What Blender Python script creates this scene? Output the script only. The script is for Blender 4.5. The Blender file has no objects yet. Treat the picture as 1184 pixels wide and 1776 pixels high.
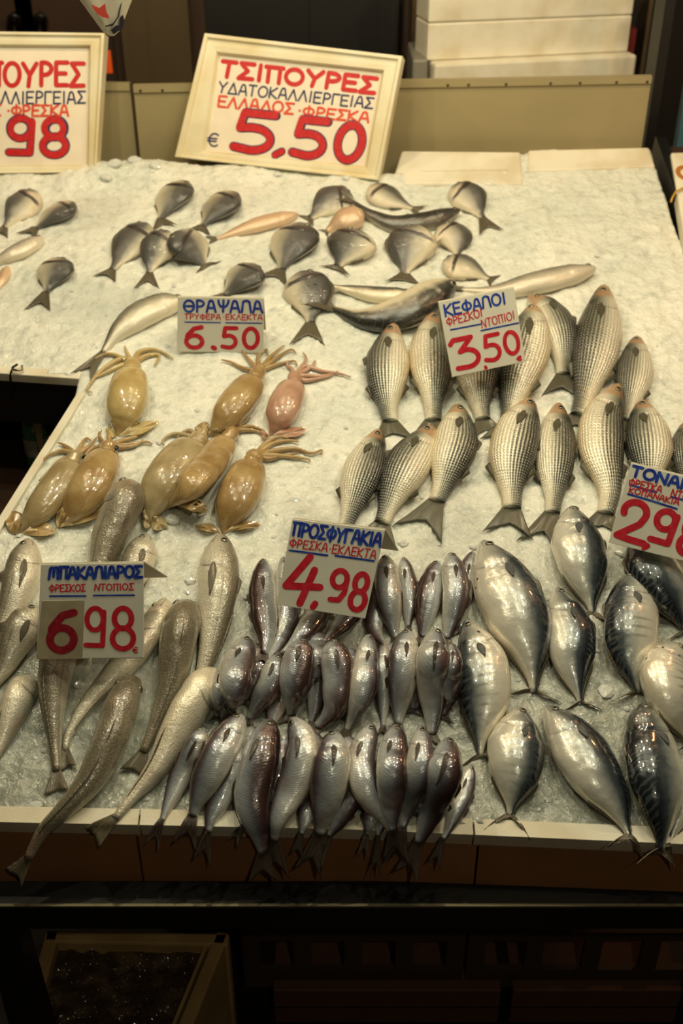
import bpy, math, random
import numpy as np
from mathutils import Vector, noise as mnoise

R = math.radians
scene = bpy.context.scene
COL = scene.collection
random.seed(7)
rng = np.random.default_rng(11)

# ------------------------------------------------------------------ camera, light, exposure
PITCH, TILT, HP = R(33), R(17), 1.3          # camera pitch; slope of the ice bed; camera distance to the bed plane
FPX = 1900.0
REL = PITCH + TILT
OY, OZ = HP * math.sin(TILT), 0.582
CAM_Z = OZ + HP * math.cos(TILT)
cam_d = bpy.data.cameras.new('camera')
cam_d.sensor_fit = 'VERTICAL'; cam_d.sensor_height = 36; cam_d.lens = FPX / 1776 * 36
cam_d.clip_start = 0.02
cam = bpy.data.objects.new('camera', cam_d); COL.objects.link(cam)
cam.location = (0, 0, CAM_Z); cam.rotation_euler = (R(90) - PITCH, 0, 0)
cam_d.dof.use_dof = True; cam_d.dof.focus_distance = 1.56; cam_d.dof.aperture_fstop = 4.0
scene.camera = cam
scene.view_settings.view_transform = 'Standard'; scene.view_settings.look = 'None'
scene.view_settings.gamma = 1.0; scene.view_settings.use_curve_mapping = False
scene.view_settings.exposure = 0.0
wd = bpy.data.worlds.new('world'); scene.world = wd; wd.use_nodes = True
wd.node_tree.nodes['Background'].inputs[0].default_value = (1.0, 0.72, 0.42, 1)
wd.node_tree.nodes['Background'].inputs[1].default_value = 0.015

def lamp(name, loc, power, colour, radius):
    l = bpy.data.lights.new(name, 'POINT'); l.energy = power; l.color = colour; l.shadow_soft_size = radius
    o = bpy.data.objects.new(name, l); COL.objects.link(o); o.location = loc
for i, (x, y, z, p) in enumerate([(-0.8, 1.9, 2.25, 10), (-0.25, 2.0, 2.3, 9), (0.25, 2.0, 2.28, 9), (0.75, 1.95, 2.25, 10),
                                  (-0.62, 1.5, 2.3, 11), (-0.15, 1.55, 2.35, 10), (0.3, 1.5, 2.3, 10), (0.72, 1.42, 2.28, 11),
                                  (-0.45, 1.1, 2.3, 8), (0.28, 1.05, 2.3, 8), (0.62, 0.98, 2.3, 6), (0.3, -0.5, 2.6, 15)]):  # last entry: unseen aisle lamp in front, added to lighten fascia and crate
    lamp('unseen_bulb', (x, y, z), p, (1.0, 0.76, 0.44) if y > 1.6 else (1.0, 0.92, 0.64), 0.02)
lamp('unseen_bulb', (1.05, 1.75, 1.75), 4, (1.0, 0.50, 0.22), 0.05)

# ------------------------------------------------------------------ frames: bed coordinates (u across, v up the slope, w off the ice)
EV = np.array([0, math.cos(TILT), math.sin(TILT)]); EN = np.array([0, -math.sin(TILT), math.cos(TILT)])
EX = np.array([1.0, 0, 0]); ORG = np.array([0, OY, OZ])
BF = np.array([0, math.cos(REL), -math.sin(REL)]); BU = np.array([0, math.sin(REL), math.cos(REL)])
CAMB = np.array([0, 0, HP])
def bw(p):
    p = np.asarray(p, float)
    return ORG + p[..., 0:1] * EX + p[..., 1:2] * EV + p[..., 2:3] * EN
def at(px, py, w=0.0):
    px = np.asarray(px, float); py = np.asarray(py, float); w = np.asarray(w, float)
    d = BF * FPX + (px[..., None] - 592) * EX + (888 - py[..., None]) * BU
    return CAMB + d * ((w - HP) / d[..., 2])[..., None]
def proj(p):
    d = np.asarray(p, float) - CAMB; z = d @ BF
    return np.stack([592 + FPX * d[..., 0] / z, 888 - FPX * (d @ BU) / z], -1), z
def wy(px, py, Y):                            # a point on the vertical world plane y = Y
    a = 888 - py
    f = np.array([0, math.cos(PITCH), -math.sin(PITCH)]); u = np.array([0, math.sin(PITCH), math.cos(PITCH)])
    d = f * FPX + np.array([px - 592.0, 0, 0]) + u * a
    return np.array([0, 0, CAM_Z]) + d * (Y / d[1])
def wz(px, py, Z):
    f = np.array([0, math.cos(PITCH), -math.sin(PITCH)]); u = np.array([0, math.sin(PITCH), math.cos(PITCH)])
    d = f * FPX + np.array([px - 592.0, 0, 0]) + u * (888 - py)
    return np.array([0, 0, CAM_Z]) + d * ((Z - CAM_Z) / d[2])

# ------------------------------------------------------------------ object helpers
def tag(o, label=None, cat=None, group=None, kind=None):
    if label: o['label'] = label
    if cat: o['category'] = cat
    if group: o['group'] = group
    if kind: o['kind'] = kind
    return o
def root(name, loc, label, cat, group=None):
    o = bpy.data.objects.new(name, None); COL.objects.link(o); o.location = loc; o.empty_display_size = 0.02
    return tag(o, label, cat, group)
def mk(name, V, F, mat, parent=None, smooth=True, uv=None, mats=None, fm=None):
    """one mesh object from world coordinates; uv per vertex; fm: material index per face"""
    V = np.asarray(V, float).reshape(-1, 3)
    off = np.array(parent_loc(parent)) if parent else V.mean(0)
    me = bpy.data.meshes.new(name)
    me.from_pydata((V - off).tolist(), [], F)
    for m in (mats or [mat]): me.materials.append(m)
    if fm is not None: me.polygons.foreach_set('material_index', np.asarray(fm, np.int32))
    me.polygons.foreach_set('use_smooth', [smooth] * len(me.polygons))
    if uv is not None:
        l = me.uv_layers.new(name='UVMap')
        idx = np.empty(len(me.loops), np.int32); me.loops.foreach_get('vertex_index', idx)
        l.data.foreach_set('uv', np.asarray(uv, np.float32)[idx].ravel())
    me.update()
    o = bpy.data.objects.new(name, me); COL.objects.link(o)
    if parent: o.parent = parent
    else: o.location = off
    return o
def parent_loc(p):
    l = np.zeros(3)
    while p is not None:
        l = l + np.array(p.location); p = p.parent
    return l
class MB:                                     # gathers quads and prisms for one part
    def __init__(s): s.V, s.F = [], []
    def add(s, V, F):
        b = len(s.V); s.V += [tuple(map(float, v)) for v in V]; s.F += [[i + b for i in f] for f in F]; return s
    def hexa(s, a):                           # eight corners: bottom ring then top ring
        return s.add(a, [[3, 2, 1, 0], [4, 5, 6, 7], [0, 1, 5, 4], [1, 2, 6, 5], [2, 3, 7, 6], [3, 0, 4, 7]])
    def box(s, x0, x1, y0, y1, z0, z1, fn=None):
        a = [(x0, y0, z0), (x1, y0, z0), (x1, y1, z0), (x0, y1, z0), (x0, y0, z1), (x1, y0, z1), (x1, y1, z1), (x0, y1, z1)]
        if fn: a = [fn(*p) for p in a]
        return s.hexa(a)
    def prism(s, ring0, ring1):
        n = len(ring0)
        return s.add(list(ring0) + list(ring1), [list(range(n))[::-1], list(range(n, 2 * n))] + [[i, (i + 1) % n, n + (i + 1) % n, n + i] for i in range(n)])
    def tube(s, pts, rad, n=8):
        pts = np.asarray(pts, float); rad = np.broadcast_to(rad, len(pts)); b = len(s.V)
        T = np.gradient(pts, axis=0); T /= np.linalg.norm(T, axis=1)[:, None] + 1e-12
        up = np.array([0.13, 0.31, 0.94]); V = []
        for p, t, r in zip(pts, T, rad):
            a = np.cross(t, up); a /= np.linalg.norm(a) + 1e-9; c = np.cross(a, t)
            V += [p + r * (math.cos(k) * a + math.sin(k) * c) for k in np.arange(n) * 2 * math.pi / n]
        m = len(pts)
        F = [[i * n + k, i * n + (k + 1) % n, (i + 1) * n + (k + 1) % n, (i + 1) * n + k] for i in range(m - 1) for k in range(n)]
        F += [list(range(n))[::-1], list(range((m - 1) * n, m * n))]
        return s.add(V, F)
    def lathe(s, base, prof, n=20, axis=(0, 0, 1)):
        z = np.array(axis, float); z /= np.linalg.norm(z); x = np.cross(z, [0.3, 1, 0.1]); x /= np.linalg.norm(x); y = np.cross(z, x)
        V = [np.array(base) + h * z + r * (math.cos(k) * x + math.sin(k) * y) for r, h in prof for k in np.arange(n) * 2 * math.pi / n]
        m = len(prof)
        F = [[i * n + k, i * n + (k + 1) % n, (i + 1) * n + (k + 1) % n, (i + 1) * n + k] for i in range(m - 1) for k in range(n)]
        F += [list(range(n))[::-1], list(range((m - 1) * n, m * n))]
        return s.add(V, F)
    def build(s, name, mat, parent=None, smooth=False, bevel=0):
        o = mk(name, s.V, s.F, mat, parent, smooth)
        if bevel:
            b = o.modifiers.new('edge', 'BEVEL'); b.width = bevel; b.segments = 2; b.limit_method = 'ANGLE'
        return o

# ------------------------------------------------------------------ materials
def lin(r, g, b):
    f = lambda c: (c / 255 / 12.92) if c / 255 <= 0.04045 else ((c / 255 + 0.055) / 1.055) ** 2.4
    return (f(r), f(g), f(b), 1)
class Mt:
    def __init__(s, name, rough=0.5, metal=0.0, coat=0.0, coat_r=0.08, spec=0.5):
        s.mat = bpy.data.materials.new(name); s.mat.use_nodes = True; s.nt = s.mat.node_tree
        s.p = s.nt.nodes['Principled BSDF']
        s.set('Roughness', rough); s.set('Metallic', metal); s.set('Coat Weight', coat); s.set('Coat Roughness', coat_r); s.set('Specular IOR Level', spec)
    def n(s, t): return s.nt.nodes.new(t)
    def put(s, sock, v):
        if isinstance(v, bpy.types.NodeSocket): s.nt.links.new(v, sock)
        elif isinstance(v, tuple) and sock.type == 'VECTOR': sock.default_value = v[:3]
        else: sock.default_value = v
    def set(s, k, v): s.put(s.p.inputs[k], v); return s
    def m(s, op, a, b=0.0, c=0.0, clamp=False):
        x = s.n('ShaderNodeMath'); x.operation = op; x.use_clamp = clamp
        for i, q in enumerate((a, b, c)): s.put(x.inputs[i], q)
        return x.outputs[0]
    def step(s, x, lo, hi, a=0.0, b=1.0):
        q = s.n('ShaderNodeMapRange'); q.interpolation_type = 'SMOOTHSTEP'
        for k, v in zip(('Value', 'From Min', 'From Max', 'To Min', 'To Max'), (x, lo, hi, a, b)): s.put(q.inputs[k], v)
        return q.outputs[0]
    def mix(s, f, a, b, blend='MIX'):
        q = s.n('ShaderNodeMix'); q.data_type = 'RGBA'; q.blend_type = blend
        s.put(q.inputs[0], f); s.put(q.inputs[6], a); s.put(q.inputs[7], b); return q.outputs[2]
    def ramp(s, f, stops):
        q = s.n('ShaderNodeValToRGB'); s.put(q.inputs[0], f); e = q.color_ramp.elements
        while len(e) < len(stops): e.new(0.5)
        for k, (p, c) in zip(e, stops): k.position = p; k.color = c
        return q.outputs[0]
    def uv(s):
        a = s.n('ShaderNodeUVMap'); b = s.n('ShaderNodeSeparateXYZ'); s.nt.links.new(a.outputs[0], b.inputs[0]); return b.outputs[0], b.outputs[1]
    def obj(s, shift=True):
        a = s.n('ShaderNodeTexCoord').outputs['Object']
        if not shift: return a
        b = s.n('ShaderNodeObjectInfo').outputs['Random']
        q = s.n('ShaderNodeVectorMath'); q.operation = 'ADD'; s.nt.links.new(a, q.inputs[0]); s.nt.links.new(s.m('MULTIPLY', b, 40.0), q.inputs[1]); return q.outputs[0]
    def rnd(s): return s.n('ShaderNodeObjectInfo').outputs['Random']
    def comb(s, x, y, z=0.0):
        q = s.n('ShaderNodeCombineXYZ')
        for i, v in enumerate((x, y, z)): s.put(q.inputs[i], v)
        return q.outputs[0]
    def noise(s, vec, scale, detail=2.0, rough=0.5):
        q = s.n('ShaderNodeTexNoise'); s.put(q.inputs['Vector'], vec); q.inputs['Scale'].default_value = scale; q.inputs['Detail'].default_value = detail; q.inputs['Roughness'].default_value = rough
        return q.outputs[0]
    def vor(s, vec, scale, feature='F1', out='Distance'):
        q = s.n('ShaderNodeTexVoronoi'); q.feature = feature; s.put(q.inputs['Vector'], vec); q.inputs['Scale'].default_value = scale; return q.outputs[out]
    def bump(s, h, strength, dist=0.001, key='Normal'):
        q = s.n('ShaderNodeBump'); s.put(q.inputs['Height'], h); q.inputs['Strength'].default_value = strength; q.inputs['Distance'].default_value = dist
        if key: s.nt.links.new(q.outputs[0], s.p.inputs[key])
        return q.outputs[0]
def plain(name, col, rough=0.5, metal=0.0, coat=0.0, var=0.0, scale=30, bump=0.0, bscale=200):
    t = Mt(name, rough, metal, coat)
    if var:
        nz = t.noise(t.obj(False), scale, 4)
        t.set('Base Color', t.mix(t.step(nz, 0.3, 0.7), tuple(c * (1 - var) for c in col[:3]) + (1,), tuple(min(1, c * (1 + var)) for c in col[:3]) + (1,)))
    else: t.set('Base Color', col)
    if bump: t.bump(t.noise(t.obj(False), bscale, 3), bump)
    return t.mat

M = {}
# foam: tiny closed beads pressed together
t = Mt('polystyrene_foam', 0.55); o_ = t.obj(False)
nz = t.noise(o_, 14, 3); t.set('Base Color', t.mix(t.step(nz, 0.35, 0.75), lin(232, 226, 208), lin(214, 203, 176))); t.bump(t.vor(o_, 330), 0.25, 0.0006); M['foam'] = t.mat
t = Mt('aged_polystyrene', 0.5); o_ = t.obj(False)
nz = t.noise(o_, 9, 4); t.set('Base Color', t.mix(t.step(nz, 0.35, 0.75), lin(236, 228, 200), lin(222, 204, 158))); t.bump(t.vor(o_, 260), 0.2, 0.0006); M['oldfoam'] = t.mat
# crushed ice: wet, milky, grey where it is thin, greyer towards the front
t = Mt('crushed_ice', 0.32, 0, 0.6, 0.12); o_ = t.obj(False)
a = t.noise(o_, 7, 4); b = t.noise(o_, 55, 3, 0.6); v1 = t.vor(o_, 120); v2 = t.vor(o_, 300)
base = t.mix(t.step(a, 0.3, 0.7), lin(236, 236, 226), lin(218, 222, 212))
base = t.mix(t.m('MULTIPLY', t.step(b, 0.5, 0.72), 0.55), base, lin(176, 184, 176))
geo = t.n('ShaderNodeSeparateXYZ'); t.nt.links.new(o_, geo.inputs[0])      # mask: the ice turns greyer towards the front, in noisy patches
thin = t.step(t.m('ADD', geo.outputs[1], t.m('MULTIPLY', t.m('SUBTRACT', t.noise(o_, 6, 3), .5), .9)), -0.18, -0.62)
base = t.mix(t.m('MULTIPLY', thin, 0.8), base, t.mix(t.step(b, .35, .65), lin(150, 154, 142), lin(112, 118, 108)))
t.set('Base Color', base); t.set('Subsurface Weight', 0.25); t.p.inputs['Subsurface Radius'].default_value = (0.012, 0.012, 0.011); t.p.inputs['Subsurface Scale'].default_value = 0.6
h = t.m('ADD', t.m('MULTIPLY', v1, 1.0), t.m('MULTIPLY', v2, 0.5)); h = t.m('ADD', h, t.m('MULTIPLY', b, 0.8)); t.bump(h, 0.3, 0.003)
q = t.bump(h, 0.8, 0.004, 'Coat Normal'); t.set('Roughness', t.step(t.noise(o_, 160, 2), 0.35, 0.65, 0.16, 0.5)); M['ice'] = t.mat
t = Mt('clear_ice_lump', 0.08, 0, 0.4); t.set('Base Color', lin(238, 240, 234)); t.set('Transmission Weight', 0.3); t.set('IOR', 1.31); t.bump(t.noise(t.obj(), 90, 3), 0.4, 0.003); M['chunk'] = t.mat

M['card'] = plain('white_card', lin(226, 222, 206), 0.55, var=0.04, scale=20)
M['cardback'] = plain('grey_card_edge', lin(196, 188, 164), 0.6)
M['patch'] = plain('damp_taped_paper', lin(168, 156, 128), 0.45, var=0.1, scale=40)
M['paper'] = plain('sign_paper', lin(240, 226, 205), 0.6, var=0.03)
def ink(name, c1, c2):
    t = Mt(name, 0.45); nz = t.noise(t.obj(False), 130, 3); t.set('Base Color', t.mix(t.step(nz, 0.35, 0.7), c1, c2)); return t.mat
M['red'] = ink('red_marker', lin(196, 24, 44), lin(214, 46, 62)); M['redpaint'] = ink('red_paint', lin(196, 22, 24), lin(206, 40, 40))
M['darkred'] = ink('dark_red_marker', lin(140, 18, 34), lin(158, 34, 48)); M['blue'] = ink('blue_marker', lin(24, 46, 150), lin(44, 84, 178))
M['navy'] = ink('navy_marker', lin(30, 36, 84), lin(54, 60, 104)); M['orange'] = ink('orange_red_marker', lin(220, 66, 36), lin(226, 92, 58))
# ------------------------------------------------------------------ fish skins (u runs nose to tail, v back to belly)
def skin(name, rough, metal, coat, coat_r=0.1):
    t = Mt(name, rough, metal, coat, coat_r, 0.7); t.set('Coat IOR', 1.65); u, v = t.uv(); o = t.obj(); return t, u, v, o
def face(t, u, v, col, gill, dark, amt=0.7, vm=0.66):
    sa = t.m('SINE', t.m('MULTIPLY', v, 3.1416)); e = t.m('ABSOLUTE', t.m('SUBTRACT', u, t.m('ADD', gill - .05, t.m('MULTIPLY', sa, .095))))
    g = t.m('MULTIPLY', t.step(e, .011, .002), t.m('MULTIPLY', t.step(v, .2, .45), t.step(v, .92, .66)))
    j = t.m('MULTIPLY', t.step(t.m('ABSOLUTE', t.m('SUBTRACT', v, t.m('SUBTRACT', vm, t.m('MULTIPLY', u, .5)))), .035, .012), t.step(u, .1, .085))
    return t.mix(t.m('MULTIPLY', t.m('MAXIMUM', g, j), amt), col, dark)
# grey mullet: stripes of scales, dark back, tan head
t, u, v, o_ = skin('mullet_skin', 0.3, 0.25, 0.45, 0.14)
rnd = t.rnd()
vv = t.m('ADD', v, t.m('MULTIPLY', t.m('SUBTRACT', rnd, 0.5), 0.08))
base = t.ramp(vv, [(0.0, lin(18, 20, 18)), (0.18, lin(34, 37, 33)), (0.32, lin(84, 88, 78)), (0.45, lin(164, 164, 146)), (0.6, lin(228, 222, 202)), (1.0, lin(238, 226, 196))])
U = t.m('MULTIPLY', u, 300.0); row = t.m('MULTIPLY', v, 18.0)
stripe = t.m('ADD', t.m('MULTIPLY', t.m('SINE', t.m('MULTIPLY', row, 6.2832)), 0.5), 0.5)
sc = t.m('SINE', t.m('ADD', U, t.m('MULTIPLY', t.m('SINE', t.m('MULTIPLY', row, 6.2832)), 1.3)))
scal = t.m('ADD', t.m('MULTIPLY', sc, 0.5), 0.5)
body = t.step(u, 0.2, 0.27)
flank = t.m('MULTIPLY', t.step(v, 0.62, 0.44), body)
dk = t.m('MULTIPLY', flank, t.m('MULTIPLY', t.step(stripe, 0.3, 0.75), t.m('ADD', t.m('MULTIPLY', scal, 0.4), 0.6)))
col = t.mix(dk, base, t.mix(t.step(v, 0.1, 0.45), lin(22, 24, 20), lin(56, 56, 44)))
lt = t.m('MULTIPLY', t.m('MULTIPLY', body, t.step(scal, 0.55, 0.95)), t.m('MULTIPLY', t.step(stripe, 0.6, 0.2), 0.35))
col = t.mix(lt, col, lin(244, 240, 220))
hd = t.m('MULTIPLY', t.step(t.m('ADD', u, t.m('MULTIPLY', t.noise(o_, 60, 2), .06)), 0.215, 0.165), t.step(v, 1.0, 0.6)); col = t.mix(t.m('MULTIPLY', hd, 0.85), col, t.mix(t.step(v, .1, .45), lin(58, 46, 34), lin(190, 148, 106)))
yb = t.m('MULTIPLY', t.m('MULTIPLY', t.step(v, 0.72, 0.95), t.step(rnd, 0.3, 0.9)), 0.5); col = t.mix(yb, col, lin(206, 172, 104))
col = face(t, u, v, col, .21, lin(70, 54, 38), .3)
t.set('Base Color', col); t.bump(t.m('ADD', t.m('MULTIPLY', t.m('MULTIPLY', scal, stripe), body), t.m('MULTIPLY', t.noise(o_, 130, 3), 1.2)), 0.7, 0.0014); t.bump(t.m('ADD', t.m('MULTIPLY', scal, stripe), t.m('MULTIPLY', t.noise(o_, 90, 3), 2.0)), 0.6, 0.0014, 'Coat Normal')
M['mullet'] = t.mat
# hake: soft mottled grey-beige, silver belly
t, u, v, o_ = skin('hake_skin', 0.32, 0.2, 0.5, 0.13)
n1 = t.noise(o_, 55, 4, 0.6); n2 = t.noise(o_, 420, 2); vv = t.m('ADD', v, t.m('MULTIPLY', t.m('SUBTRACT', n1, 0.5), 0.16))
col = t.ramp(vv, [(0.0, lin(112, 102, 84)), (0.22, lin(130, 122, 102)), (0.42, lin(172, 166, 148)), (0.62, lin(220, 213, 194)), (1.0, lin(240, 228, 202))])
col = t.mix(t.m('MULTIPLY', t.step(n2, 0.52, 0.72), 0.25), col, lin(112, 104, 88)); col = t.mix(t.m('MULTIPLY', t.step(n2, 0.46, 0.28), 0.25), col, lin(240, 236, 222))
ll = t.m('MULTIPLY', t.step(t.m('ABSOLUTE', t.m('SUBTRACT', v, 0.36)), 0.022, 0.006), t.m('MULTIPLY', t.step(u, 0.25, 0.4), 0.55)); col = t.mix(ll, col, lin(94, 80, 62))
pk = t.m('MULTIPLY', t.step(t.noise(o_, 18, 2), 0.56, 0.7), 0.35); col = t.mix(pk, col, lin(190, 150, 124))
md = t.m('MULTIPLY', t.step(u, 0.85, 1.0), 0.5); col = t.mix(md, col, lin(100, 88, 66))
col = face(t, u, v, col, .22, lin(58, 48, 36), .55)
t.set('Base Color', col); t.bump(t.m('ADD', n2, t.m('MULTIPLY', n1, 1.5)), 0.5, 0.0018); t.bump(t.noise(o_, 110, 3), 0.5, 0.002, 'Coat Normal'); M['hake'] = t.mat
# blue whiting: purple-brown back, pearly flank with fine chevrons
t, u, v, o_ = skin('whiting_skin', 0.27, 0.25, 1.0, 0.035); rnd = t.rnd()
n1 = t.noise(o_, 40, 3); vv = t.m('ADD', v, t.m('ADD', t.m('MULTIPLY', t.m('SUBTRACT', n1, 0.5), 0.12), t.m('MULTIPLY', t.m('SUBTRACT', rnd, 0.72), 0.26)))
col = t.ramp(vv, [(0.0, lin(48, 30, 27)), (0.18, lin(74, 52, 50)), (0.3, lin(96, 90, 96)), (0.42, lin(150, 156, 164)), (0.62, lin(196, 200, 200)), (0.85, lin(216, 210, 198)), (1.0, lin(206, 192, 174))])
ch = t.m('SINE', t.m('ADD', t.m('MULTIPLY', u, 330.0), t.m('MULTIPLY', t.m('ABSOLUTE', t.m('SUBTRACT', v, 0.5)), 60.0)))
chm = t.m('MULTIPLY', t.m('MULTIPLY', t.step(ch, 0.1, 0.9), t.step(u, 0.22, 0.34)), t.m('MULTIPLY', t.step(t.m('ABSOLUTE', t.m('SUBTRACT', v, 0.52)), 0.24, 0.05), 0.3))
col = t.mix(chm, col, lin(112, 112, 112))
col = t.mix(t.m('MULTIPLY', t.step(t.noise(o_, 26, 2), 0.55, 0.72), 0.45), col, lin(136, 104, 100))
hd = t.m('MULTIPLY', t.step(u, 0.16, 0.03), t.step(v, .75, .2)); col = t.mix(t.m('MULTIPLY', hd, .75), col, lin(56, 42, 36)); sn = t.m('MULTIPLY', t.step(u, .05, .01), .6); col = t.mix(sn, col, lin(160, 118, 98))
col = face(t, u, v, col, .2, lin(50, 40, 34), .4)
t.set('Base Color', col); t.bump(t.m('ADD', t.noise(o_, 160, 3), t.m('MULTIPLY', ch, 0.06)), 0.4, 0.0016); t.bump(t.noise(o_, 55, 1), 0.4, 0.003, 'Coat Normal'); M['whiting'] = t.mat
# bullet tuna: blue-black squiggled back, white belly, smudged bars and spots
t, u, v, o_ = skin('tuna_skin', 0.27, 0.25, 1.0, 0.04); rnd = t.rnd()
n1 = t.noise(o_, 45, 4, 0.6); vv = t.m('ADD', v, t.m('ADD', t.m('MULTIPLY', t.m('SUBTRACT', n1, 0.5), 0.16), t.m('MULTIPLY', t.m('SUBTRACT', rnd, 0.5), 0.16)))
col = t.ramp(vv, [(0.0, lin(20, 24, 30)), (0.26, lin(30, 37, 46)), (0.38, lin(74, 84, 90)), (0.49, lin(162, 166, 162)), (0.62, lin(216, 214, 202)), (0.85, lin(234, 228, 212)), (1.0, lin(232, 222, 200))])
sq = t.m('SINE', t.m('ADD', t.m('MULTIPLY', u, 150.0), t.m('ADD', t.m('MULTIPLY', t.noise(o_, 60, 2), 14.0), t.m('MULTIPLY', v, 34.0))))
col = t.mix(t.m('MULTIPLY', t.m('MULTIPLY', t.step(sq, 0.2, 0.8), t.step(v, 0.34, 0.26)), t.m('MULTIPLY', t.step(u, 0.35, 0.45), 0.5)), col, lin(92, 104, 108))
bars = t.m('MULTIPLY', t.step(t.m('SINE', t.m('ADD', t.m('MULTIPLY', u, 105.0), t.m('MULTIPLY', v, 9.0))), 0.15, 0.9), t.m('MULTIPLY', t.m('MULTIPLY', t.step(u, 0.25, 0.4), t.step(v, 0.8, 0.5)), t.m('MULTIPLY', t.step(rnd, 0.35, 0.9, 0.05, 0.6), t.step(t.noise(o_, 30, 2), .4, .6))))
col = t.mix(t.m('MULTIPLY', bars, t.step(u, 0.85, 0.7)), col, lin(108, 108, 102))
sp = t.m('MULTIPLY', t.step(t.vor(o_, 75), 0.24, 0.14), t.m('MULTIPLY', t.step(t.noise(o_, 22, 1), 0.54, 0.6), t.step(u, 0.5, 0.3))); col = t.mix(sp, col, lin(50, 50, 50))
gl = t.m('MULTIPLY', t.step(u, 0.22, 0.17), t.step(v, 0.9, 0.4)); col = t.mix(t.m('MULTIPLY', gl, 0.45), col, lin(130, 130, 122))
col = face(t, u, v, col, .22, lin(60, 58, 52), .45)
t.set('Base Color', col); t.bump(t.noise(o_, 120, 4), 0.35, 0.0018); t.bump(t.noise(o_, 45, 1), 0.4, 0.003, 'Coat Normal'); M['tuna'] = t.mat
# sea bream: steel grey back, pale belly, dark slit at the gills
t, u, v, o_ = skin('bream_skin', 0.3, 0.2, 0.6, 0.12); rnd = t.rnd()
n1 = t.noise(o_, 30, 3); vv = t.m('ADD', v, t.m('ADD', t.m('MULTIPLY', t.m('SUBTRACT', n1, 0.5), 0.14), t.m('MULTIPLY', t.m('SUBTRACT', rnd, 0.5), 0.24)))
col = t.ramp(vv, [(0.0, lin(34, 36, 35)), (0.2, lin(52, 54, 54)), (0.42, lin(92, 92, 88)), (0.52, lin(164, 160, 144)), (0.7, lin(226, 216, 190)), (1.0, lin(230, 214, 182))])
scl = t.m('MULTIPLY', t.m('SINE', t.m('MULTIPLY', u, 230.0)), t.m('SINE', t.m('MULTIPLY', v, 110.0)))
col = t.mix(t.m('MULTIPLY', t.step(scl, 0.0, 0.9), 0.16), col, lin(220, 214, 196))
du = t.m('SUBTRACT', u, t.m('ADD', 0.22, t.m('MULTIPLY', v, 0.08))); wh = t.m('MULTIPLY', t.step(t.m('ABSOLUTE', t.m('ADD', du, .07)), .07, .03), t.m('MULTIPLY', t.step(v, .3, .5), t.step(rnd, .3, .5))); col = t.mix(t.m('MULTIPLY', wh, .7), col, lin(226, 206, 178))
gill = t.m('MULTIPLY', t.step(t.m('ABSOLUTE', t.m('ADD', du, t.m('MULTIPLY', t.m('SUBTRACT', t.noise(o_, 70, 2), .5), .06))), 0.05, 0.025), t.m('MULTIPLY', t.step(v, 0.12, 0.3), t.step(v, 0.9, 0.7)))
col = t.mix(t.m('MULTIPLY', gill, 0.95), col, lin(44, 32, 26))
t.set('Base Color', col); t.bump(t.m('ADD', scl, t.noise(o_, 110, 3)), 0.45, 0.0012); t.bump(t.noise(o_, 80, 3), 0.7, 0.004, 'Coat Normal'); M['bream'] = t.mat
# long slim fish of the upper tray
def slim(name, stops, coat):
    t, u, v, o_ = skin(name, 0.34, 0.08, coat, 0.14); n1 = t.noise(o_, 45, 3)
    vv = t.m('ADD', v, t.m('MULTIPLY', t.m('SUBTRACT', n1, 0.5), 0.16)); col = t.ramp(vv, stops)
    col = t.mix(t.m('MULTIPLY', t.step(t.noise(o_, 300, 2), 0.54, 0.74), 0.14), col, lin(220, 210, 190)); t.set('Base Color', col); t.bump(t.noise(o_, 160, 3), 0.35, 0.0014); t.bump(t.noise(o_, 90, 3), 0.6, 0.004, 'Coat Normal'); M[name] = t.mat
slim('dark_mackerel_skin', [(0.0, lin(26, 28, 27)), (0.3, lin(46, 48, 44)), (0.46, lin(78, 78, 70)), (0.6, lin(214, 204, 178)), (1.0, lin(232, 220, 190))], 0.5)
slim('black_fish_skin', [(0.0, lin(34, 32, 30)), (0.45, lin(56, 54, 50)), (0.75, lin(96, 92, 84)), (1.0, lin(190, 180, 156))], 0.6)
slim('pale_grey_fish_skin', [(0.0, lin(76, 74, 66)), (0.34, lin(116, 113, 102)), (0.6, lin(214, 204, 184)), (1.0, lin(232, 220, 194))], 0.35)
slim('pinkish_fish_skin', [(0.0, lin(110, 92, 72)), (0.3, lin(176, 144, 112)), (0.6, lin(216, 182, 148)), (1.0, lin(226, 196, 162))], 0.3)
slim('silver_grey_skin', [(0.0, lin(44, 42, 36)), (0.25, lin(76, 74, 64)), (0.42, lin(150, 146, 128)), (0.6, lin(216, 208, 186)), (1.0, lin(234, 224, 200))], 0.4)
# fins
def fin(name, c0, c1, freq):
    t = Mt(name, 0.4, 0.1, 0.3, 0.2); u, v = t.uv()
    r = t.m('ADD', t.m('MULTIPLY', t.m('SINE', t.m('MULTIPLY', v, freq)), 0.5), 0.5)
    t.set('Base Color', t.mix(t.m('ADD', t.m('MULTIPLY', r, 0.55), t.m('MULTIPLY', t.noise(t.obj(), 70, 2), 0.4)), c0, c1)); t.bump(r, 0.4, 0.001); M[name] = t.mat
fin('mullet_fin', lin(40, 40, 32), lin(112, 108, 86), 150); fin('hake_fin', lin(50, 44, 34), lin(124, 114, 90), 90)
fin('whiting_fin', lin(34, 27, 25), lin(92, 78, 66), 80); fin('tuna_fin', lin(40, 38, 34), lin(120, 106, 80), 90); fin('tuna_pectoral', lin(44, 50, 54), lin(104, 108, 106), 60); fin('bream_fin', lin(62, 58, 46), lin(124, 114, 92), 90)
M['eye_rim'] = plain('eye_rim', lin(120, 116, 100), 0.25, 0.3, 0.8); M['pupil'] = plain('pupil', lin(12, 12, 12), 0.1, 0, 1.0)
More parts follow.
